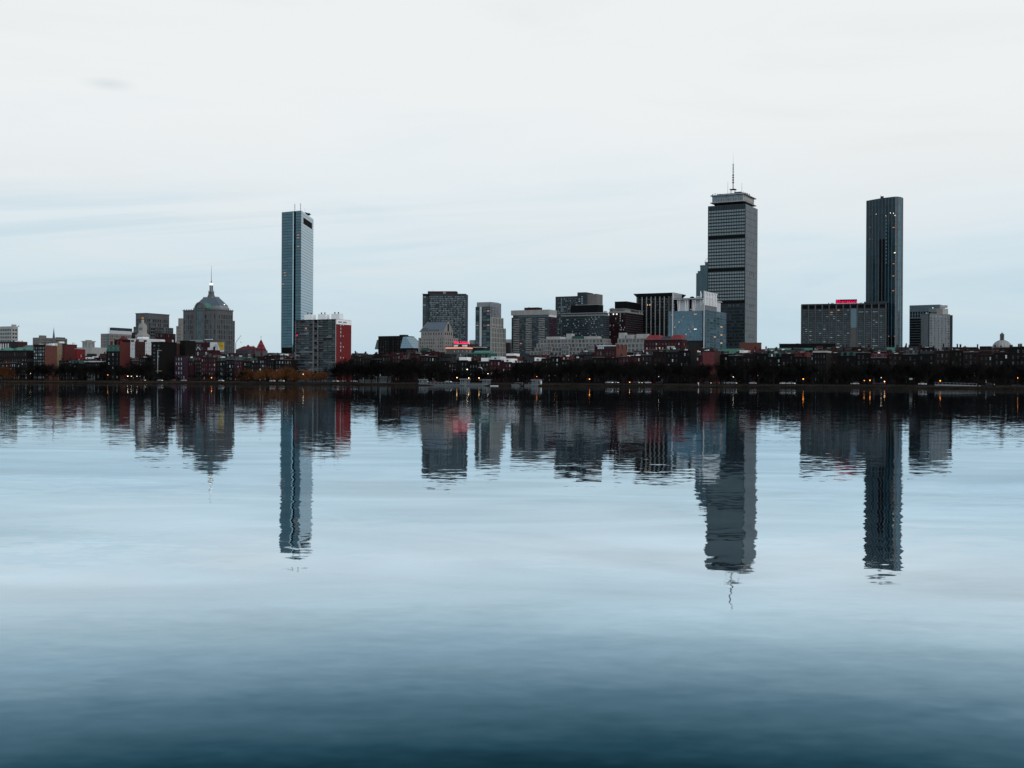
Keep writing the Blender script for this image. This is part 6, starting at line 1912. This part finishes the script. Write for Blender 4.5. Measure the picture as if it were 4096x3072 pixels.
# ------------------------------------------------------------------ trees
def bare_tree(seed, h):
    r = random.Random(seed)
    tk, cr = G(), G()

    def grow(p, d, L_, rd, dep):
        d = (d + Vector((r.uniform(-.12, .12), r.uniform(-.12, .12), 0.05))).normalized()
        e = p + d * L_
        (tk if dep < 2 else cr).tube(p, e, rd, rd * 0.68, 5 if dep < 2 else 3)
        if dep >= 5:
            return
        n = (4, 4, 4, 4, 4)[dep] if dep < 5 else 3
        for k in range(n):
            ang = r.uniform(0.28, 0.75) if k else r.uniform(0.05, 0.3)
            az = r.uniform(0, 6.283)
            q = d.to_track_quat('Z', 'Y')
            nd = q @ Vector((math.sin(ang) * math.cos(az), math.sin(ang) * math.sin(az), math.cos(ang)))
            st = p + d * L_ * (1.0 if k == 0 else r.uniform(0.55, 1.0))
            grow(st, nd, L_ * r.uniform(0.62, 0.82), max(rd * 0.56, 0.030), dep + 1)
    grow(Vector((0, 0, -0.4)), Vector((0, 0, 1)), h * 0.29, h * 0.020, 0)
    zm = max(v[2] for v in cr.v)
    for gg in (tk, cr):
        gg.v = [(v[0] * h / zm, v[1] * h / zm, v[2] * h / zm) for v in gg.v]
    return tk.mesh('trunk', [bark]), cr.mesh('crown', [twig])


def willow_tree(seed, h):
    r = random.Random(seed)
    tk, cr = G(), G()
    tk.tube((0, 0, -0.4), (0.2, 0, h * 0.3), h * 0.028, h * 0.02, 6)
    ends = []
    for k in range(16):
        az = r.uniform(0, 6.283); L_ = h * r.uniform(0.24, 0.62); el = r.uniform(0.4, 1.35)
        a = Vector((0.2, 0, h * r.uniform(0.22, 0.32))); e = a + Vector((math.cos(az) * math.cos(el), math.sin(az) * math.cos(el), math.sin(el))) * L_
        tk.tube(a, e, 0.14, 0.06, 4)
        ends.append((a, e))
    for k in range(1500):
        a, e = r.choice(ends[:3 + int(r.random() ** 0.8 * 13)])
        p = a.lerp(e, r.uniform(0.45, 1.0))
        az = r.uniform(0, 6.283); v = Vector((math.cos(az), math.sin(az), r.uniform(0.1, 1.3))) * h * r.uniform(0.04, 0.11)
        for sgm in range(4):
            q = p + v
            cr.tube(p, q, 0.045, 0.035, 3)
            p = q; v = v + Vector((0, 0, -h * 0.042)); v.x *= 0.75; v.y *= 0.75
    zm = max(v[2] for v in cr.v)
    for gg in (tk, cr):
        gg.v = [(v[0] * h / zm, v[1] * h / zm, v[2] * h / zm) for v in gg.v]
    return tk.mesh('trunk', [bark]), cr.mesh('crown', [willow])


def plant(name, meshes, s_, t_, z, k, label, group):
    x, y = SH.wpt(s_, t_)
    o = thing(name, label, 'shrub' if 'shrub' in name else 'tree', (x, y, z), R.uniform(0, 6.28), group)
    o.scale = (k * R.uniform(0.9, 1.15), k * R.uniform(0.9, 1.15), k)
    put('trunk', meshes[0], o); put('crown', meshes[1], o)


BT = [bare_tree(10 + i, 10.0) for i in range(7)]
WT = [willow_tree(40 + i, 10.0) for i in range(3)]
spots = []
for px in range(-40, 4160, 20):
    if R.random() < 0.08:
        continue
    t = R.choice((R.uniform(18, 37), R.uniform(20, 38), R.uniform(58, 63), R.uniform(5, 11) if R.random() < 0.5 else 28))
    p = px + R.uniform(-12, 12)
    if 1350 < p < 1640:
        hh = R.uniform(15, 20)
    elif 1640 <= p < 2050:
        hh = R.uniform(13, 17) if p < 1780 else R.uniform(8, 12)
    elif 2050 <= p < 2480:
        hh = R.uniform(13.5, 17)
    elif p < 600:
        hh = R.uniform(13, 17.5)
    elif p < 1000:
        hh = R.uniform(6, 9.5)
    elif p < 1350:
        hh = R.uniform(6, 9.5)
    elif p < 3100:
        hh = R.uniform(12, 16)
    else:
        hh = R.uniform(10, 14)
    spots.append((p, t, hh * R.uniform(0.72, 1.08)))
for px in range(1360, 2560, 32):                   # a second, denser line where the photo shows a dark wood
    spots.append((px + R.uniform(-10, 10), R.uniform(57, 62), R.uniform(13, 17) if not 1780 < px < 2060 else R.uniform(8, 11)))
for px in range(150, 600, 26):
    spots.append((px + R.uniform(-10, 10), R.uniform(30, 62), R.uniform(13, 17)))
for px in range(1350, 1440, 16):
    spots.append((px + R.uniform(-6, 6), R.uniform(25, 60), R.uniform(15, 19)))
for px in range(2560, 4150, 40):
    spots.append((px + R.uniform(-14, 14), R.uniform(57, 62), R.uniform(11, 14.5)))
spots.sort()
for p, t, hh in spots:
    s_ = SH.X(p, t, 1500)
    o_, nm = where('tree', p)
    plant('bare_tree', R.choice(BT), s_, t, 1.4 if t < 15 else 1.7, hh / 10.0, f'bare tree on far bank, {o_} of those under {nm}', 'bare trees on the bank')
for px in range(-30, 4150, 58):                    # scrub under the trees
    p = px + R.uniform(-20, 20); t = R.uniform(30, 62)
    o_, nm = where('scrub', p)
    plant('bare_shrub', R.choice(BT), SH.X(p, t, 1510), t, 1.3, R.uniform(0.35, 0.6), f'low bare shrub, {o_} of those under {nm}', 'bare shrubs on the bank')
for p, yt, t in sorted(((10, 1456, 12), (-24, 1470, 16), (42, 1474, 18), (992, 1468, 20), (1036, 1478, 12), (1072, 1460, 22), (1108, 1472, 12), (1142, 1456, 20), (1176, 1474, 12), (1226, 1470, 14), (1284, 1481, 16), (966, 1486, 30))):
    s_ = SH.X(p, t, 1490)
    x, y = SH.wpt(s_, t)
    hh = EYE + vofs(p, yt) * y - 1.5
    o_, nm = where('willow', p)
    plant('willow_tree', R.choice(WT), s_, t, 1.5, hh / 10.0, f'rust orange willow, {o_} of those under {nm}', 'orange willows')


# ------------------------------------------------------------------ lamps
LM = {}
for key, mt in (('o', lamp_o), ('w', lamp_w), ('y', lamp_y)):
    g = G(); g.ring(0, 0, [(0.12, -0.27), (0.24, -0.12), (0.28, 0.08), (0.2, 0.3)], 8); LM[key] = g.mesh('lamp_globe', [mt])
    g = G(); g.ring(0, 0, [(0.08, -0.18), (0.2, -0.06), (0.2, 0.08), (0.1, 0.18)], 8); LM[key + 's'] = g.mesh('lamp_globe', [mt])
g = G(); g.ring(0, 0, [(0.42, 0), (0.3, 0.12), (0.05, 0.25)], 8); CAPM = g.mesh('lamp_cap', [metal_d])
POLE = {}
LAMPS = [(122, 1494, 'ws', 20), (431, 1500, 'o', 12), (511, 1505, 'w', 14), (525, 1505, 'ws', 36), (548, 1505, 'ws', 36), (560, 1505, 'ws', 36), (1213, 1497, 'w', 12), (1055, 1509, 'ws', 36), (846, 1511, 'o', 8),
         (1828, 1511, 'y', 10), (1875, 1512, 'y', 10), (1916, 1512, 'y', 10), (1869, 1478, 'w', 30), (1952, 1495, 'ws', 36), (2221, 1502, 'os', 30), (2358, 1517, 'o', 10), (2519, 1529, 'ys', 12), (2635, 1506, 'ws', 36),
         (2933, 1508, 'ws', 36), (3213, 1516, 'o', 12), (3457, 1522, 'os', 14), (3480, 1522, 'o', 14), (3538, 1526, 'y', 14), (3657, 1512, 'ws', 36), (3761, 1523, 'o', 12), (4071, 1512, 'os', 30), (2147, 1506, 'os', 36), (3525, 1511, 'ws', 36), (998, 1511, 'os', 36)]
for px, py, key, t in sorted(LAMPS):
    s_ = SH.X(px, t, py)
    x, y = SH.wpt(s_, t)
    gz = 1.3 if t < 18 else 1.9
    hz = EYE + vofs(px, py) * y - gz
    o_, nm = where('lamp', px)
    cw_ = {'o': 'orange', 'w': 'white', 'y': 'warm yellow'}[key[0]]
    o = thing('street_lamp', f'lit {cw_} shore lamp, {o_} of those under {nm}', 'lamp', (x, y, gz), 0, 'lit lamps along the shore')
    hk = round(hz, 1)
    if hk not in POLE:
        g = G(); g.ring(0, 0, [(0.16, -0.6), (0.14, 0.5), (0.07, 0.6), (0.05, hk - 0.28)], 6); POLE[hk] = g.mesh('pole', [metal_d])
    put('pole', POLE[hk], o); put('lamp_globe', LM[key], o, (0, 0, hk)); put('lamp_cap', CAPM, o, (0, 0, hk + (0.3 if len(key) == 1 else 0.18)))


# ------------------------------------------------------------------ cars on the shore road
CARC = {'white': (0.7, 0.72, 0.74), 'silver': (0.36, 0.38, 0.40), 'black': (0.015, 0.015, 0.017), 'dark blue': (0.02, 0.03, 0.06), 'dark red': (0.12, 0.015, 0.015)}
headl = mat('headlight', (0.9, 0.9, 0.85), emis=(1, 0.95, 0.8), es=2.0)
taill = mat('tail_light', (0.5, 0.02, 0.02), emis=(1, 0.03, 0.02), es=1.2)
BODY = {}
side = [(-2.2, 0.35), (-2.15, 0.85), (-1.5, 0.98), (-0.9, 1.02), (0.9, 1.02), (1.7, 0.9), (2.15, 0.75), (2.2, 0.35)]
roofp = [(-1.7, 0.98), (-1.1, 1.45), (0.35, 1.47), (1.05, 0.99)]
for nm, c in CARC.items():
    mt = mat('car_paint_' + nm.replace(' ', '_'), c, rough=0.3, spec=0.5, var=0.03)
    g = G()
    n = len(side)
    A = [(x, -0.88, z) for x, z in side]; Bq = [(x, 0.88, z) for x, z in side]
    g.v += A + Bq
    g.f += [tuple(reversed(range(n))), tuple(range(n, 2 * n))] + [(i, (i + 1) % n, n + (i + 1) % n, n + i) for i in range(n)]; g.m += [0] * (n + 2)
    BODY[nm] = g.mesh('body', [mt])
    g = G(); g.box(-1.15, 0.4, -0.62, 0.62, 1.44, 1.5); BODY[nm + 'r'] = g.mesh('roof', [mt])
g = G(); n = 4
g.v += [(x, -0.8 + 0.18 * (z > 1.2), z) for x, z in roofp] + [(x, 0.8 - 0.18 * (z > 1.2), z) for x, z in roofp]
g.f += [(3, 2, 1, 0), (4, 5, 6, 7)] + [(i, (i + 1) % 4, 4 + (i + 1) % 4, 4 + i) for i in range(4)]; g.m += [0] * 6
CABIN = g.mesh('cabin_glass', [g_dark])
g = G()
A = [(0.33 * math.cos(2 * math.pi * i / 10), -0.1, 0.33 * math.sin(2 * math.pi * i / 10)) for i in range(10)]
g.loft(A, [(x, 0.1, z) for x, y, z in A]); WHEEL = g.mesh('wheel', [tyre_m])
g = G(); g.box(-0.05, 0.05, -0.2, 0.2, -0.08, 0.08); HL = g.mesh('headlight', [headl]); g = G(); g.box(-0.05, 0.05, -0.2, 0.2, -0.08, 0.08); TL = g.mesh('tail_light', [taill])
for px in sorted((498, 572, 640, 690, 735, 884, 1090, 1126, 1343, 1372, 1416, 1702, 1731, 1793, 2437, 2460, 2543, 2556, 2590, 2640, 2830, 2863, 2893, 2912, 2932, 3010, 3135, 3165, 3290, 3420, 3505, 3524, 3690, 3960)):
    t = R.choice((43.5, 47, 50.5))
    s_ = SH.X(px, t, 1520)
    x, y = SH.wpt(s_, t)
    c = pick([('white', 4), ('silver', 3), ('black', 3), ('dark blue', 1), ('dark red', 1)])
    o_, nm = where('car', px)
    o = thing('parked_car', f'{c} car on shore road, {o_} of those under {nm}', 'car', (x, y, 2.05), -SH.phi + (math.pi if R.random() < .5 else 0), 'cars on the shore road')
    put('body', BODY[c], o); put('roof', BODY[c + 'r'], o); put('cabin_glass', CABIN, o)
    for wx in (-1.35, 1.35):
        for wy in (-0.82, 0.82):
            put('wheel', WHEEL, o, (wx, wy, 0.33))
    for wy in (-0.6, 0.6):
        put('headlight', HL, o, (2.19, wy, 0.62)); put('tail_light', TL, o, (-2.19, wy, 0.7))

# ------------------------------------------------------------------ landings, pavilions, small shore things
def landing(label, xa, xb, t0, zt, rails=True):
    b = Bld('stone_landing', label, 'landing', xb, 1540, 0, loc=SH.wpt(SH.X(xb, t0, 1540), t0), g=0.0)
    x0 = b.X(xa)
    b.bx('quay', granite, x0, 0, 0, 7, -1.2, zt)
    b.bx('coping', concrete, x0 - 0.15, 0.15, -0.2, 0.6, zt, zt + 0.25)
    n = int(-x0 / 2.6)
    if rails:
        for i in range(n + 1):
            b.bx('baluster', concrete, x0 + (-x0) * i / n - 0.12 if i < n else -0.25, x0 + (-x0) * i / n + 0.12 if i < n else -0.01, 5.2, 5.5, zt, zt + 1.1)
        b.bx('balustrade_rail', concrete, x0, 0, 5.1, 5.6, zt + 1.1, zt + 1.35)
    return b


def pavilion(label, xa, xb, t0, z0, zt, mt=concrete, cols=4, depth=5, name='stone_pavilion'):
    b = Bld(name, label, 'pavilion', xb, 1530, 0, loc=SH.wpt(SH.X(xb, t0, 1530), t0), g=z0)
    x0 = b.X(xa); h = zt - z0
    b.bx('plinth', mt, x0 - 0.3, 0.3, -0.3, depth + 0.3, -1.2, 0.4)
    for i in range(cols):
        xx = x0 + 0.3 + (-x0 - 0.6) * i / (cols - 1)
        g = G(); g.ring(xx, 0.4, [(0.32, 0.4), (0.26, h - 0.7)], 8); g.obj('column', mt, b.root)
    b.bx('rear_wall', mt, x0, 0, depth - 0.4, depth, 0.4, h - 0.7)
    b.bx('roof', mt, x0 - 0.4, 0.4, -0.3, depth + 0.2, h - 0.7, h)
    return b


lb = landing('long stone landing with balustrade at the water below stepped tower', 1676, 1838, -0.5, 1.0)
lb2 = landing('stepped stone landing between two pale pavilions', 1866, 1930, -1.0, 0.8, False)
for i in range(5):
    lb2.bx('step', granite, lb2.X(1868), lb2.X(1928), 1.5 + 0.9 * i, 7 + 0.01 * i, 0.8 + 0.22 * i + (0.002 * i), 1.02 + 0.22 * i)
landing('small stone landing with balustrade under balcony tower', 2046, 2074, -0.3, 0.9)
landing('stone landing with balustrade left of the white kiosk', 2098, 2142, -0.3, 0.9)
pavilion('larger pale stone pavilion left of the landing steps', 1840, 1864, 1.5, 1.0, 4.6)
pavilion('smaller pale stone pavilion right of the landing steps', 1929, 1946, 1.5, 1.0, 4.2, cols=3)
pavilion('small pale stone pavilion at left end of the long landing', 1676, 1692, 2, 1.0, 4.2, cols=3)
pavilion('pale open pavilion at right end of the small landing', 2126, 2150, 2, 1.0, 4.3, cols=4)
pavilion('pale colonnaded boathouse among trees under slanting atrium', 1503, 1548, 30, 1.7, 6.0, concrete, cols=7, depth=6)
w_ = pavilion('low pale garden wall with columns beside colonnaded boathouse', 1438, 1500, 33, 1.7, 3.8, concrete, cols=9, depth=1.2, name='garden_colonnade')
b = Bld('white_kiosk', 'tiny white kiosk at the shore under balcony tower', 'kiosk', 2163, 1533, 0, loc=SH.wpt(SH.X(2163, 6, 1533), 6), g=1.1)
b.bx('body', white, -1.0, 0, 0, 1.4, 0, 2.5); b.bx('roof', grey_w, -1.15, 0.15, -0.15, 1.55, 2.5, 2.7); b.bx('door', metal_d, -0.75, -0.25, -0.04, -0.005, 0, 2.0)
b = Bld('swim_float', 'thin pale floating platform right of the pavilions', 'float', 1984, 1541, 0, loc=SH.wpt(SH.X(1984, -6, 1541), -6), g=0.0)
x0 = b.X(1961); b.bx('deck', white, x0, 0, 0, 3, 0.12, 0.42)
for q in (0.2, 0.8):
    b.bx('pontoon', metal_d, x0 * q - 0.6, x0 * q + 0.6, 0.3, 2.7, -0.3, 0.12)
b = Bld('arched_doorway', 'white arched doorway frame on dark house above the landing', 'doorway', 1929, 1480, 0, loc=SH.wpt(SH.X(1929, 76.3, 1480), 76.3), g=2.4)
x0 = b.X(1910); za, zb = b.Z(1478), b.Z(1494)
b.bx('jamb', white, x0 - 0.25, x0 + 0.15, -0.3, 0.3, zb, za); b.bx('jamb', white, -0.15, 0.25, -0.3, 0.3, zb, za)
g = G(); rr_ = -x0 / 2
for i in range(10):
    a0, a1 = math.pi * i / 10, math.pi * (i + 1) / 10
    g.tube((x0 / 2 + rr_ * math.cos(a0), 0, za + rr_ * 0.8 * math.sin(a0)), (x0 / 2 + rr_ * math.cos(a1), 0, za + rr_ * 0.8 * math.sin(a1)), 0.24, 0.24, 5)
g.obj('arch', white, b.root); b.bx('door', g_dark, x0 + 0.15, -0.15, 0.1, 0.4, zb, za)
b = Bld('white_sign_board', 'blank white board on posts by the shore road, under concrete hotel tower', 'sign', 3652, 1512, 0, loc=SH.wpt(SH.X(3652, 36, 1515), 36), g=1.9)
x0 = b.X(3637); b.bx('board', white, x0, 0, 0, 0.15, b.Z(1519), b.Z(1512))
for q in (0.15, 0.85):
    b.bx('post', metal_d, x0 * q - 0.06, x0 * q + 0.06, 0.15, 0.27, -0.5, b.Z(1513))
b = Bld('white_post', 'small white marker post at water edge under blue glass office', 'post', 2794, 1538, 0, loc=SH.wpt(SH.X(2794, 5, 1535), 5), g=1.0)
b.bx('stem', white, -0.15, 0.15, 0, 0.25, -0.4, 1.3); b.bx('head', white, -0.5, 0.15, -0.03, 0.28, 1.3, 1.8)
# ramp with railings at the right
b = Bld('footpath_ramp', 'pale footpath ramp with railings near the right shore', 'ramp', 3905, 1545, 0, loc=SH.wpt(SH.X(3905, 16.5, 1545), 16.5), g=1.75)
x0 = b.X(3722)
g = G(); g.loft([(x0, 14, -0.6), (0, 0, -0.6), (2, 2.2, -0.6), (x0, 16.4, -0.6)], [(x0, 14, 0.9), (0, 0, 0.15), (2, 2.2, 0.15), (x0, 16.4, 0.9)]); g.obj('deck', concrete_l, b.root)
for off in (0.1, 2.1):
    g = G()
    g.tube((x0, 14 + off, 1.9), (0.1, off, 1.15), 0.07, 0.07, 4)
    for i in range(12):
        f_ = i / 11; g.tube((x0 * (1 - f_), 14 * (1 - f_) + off, 0.3), (x0 * (1 - f_), 14 * (1 - f_) + off, 1.9 - 0.75 * f_), 0.05, 0.05, 4)
    g.obj('railing', metal_g, b.root)
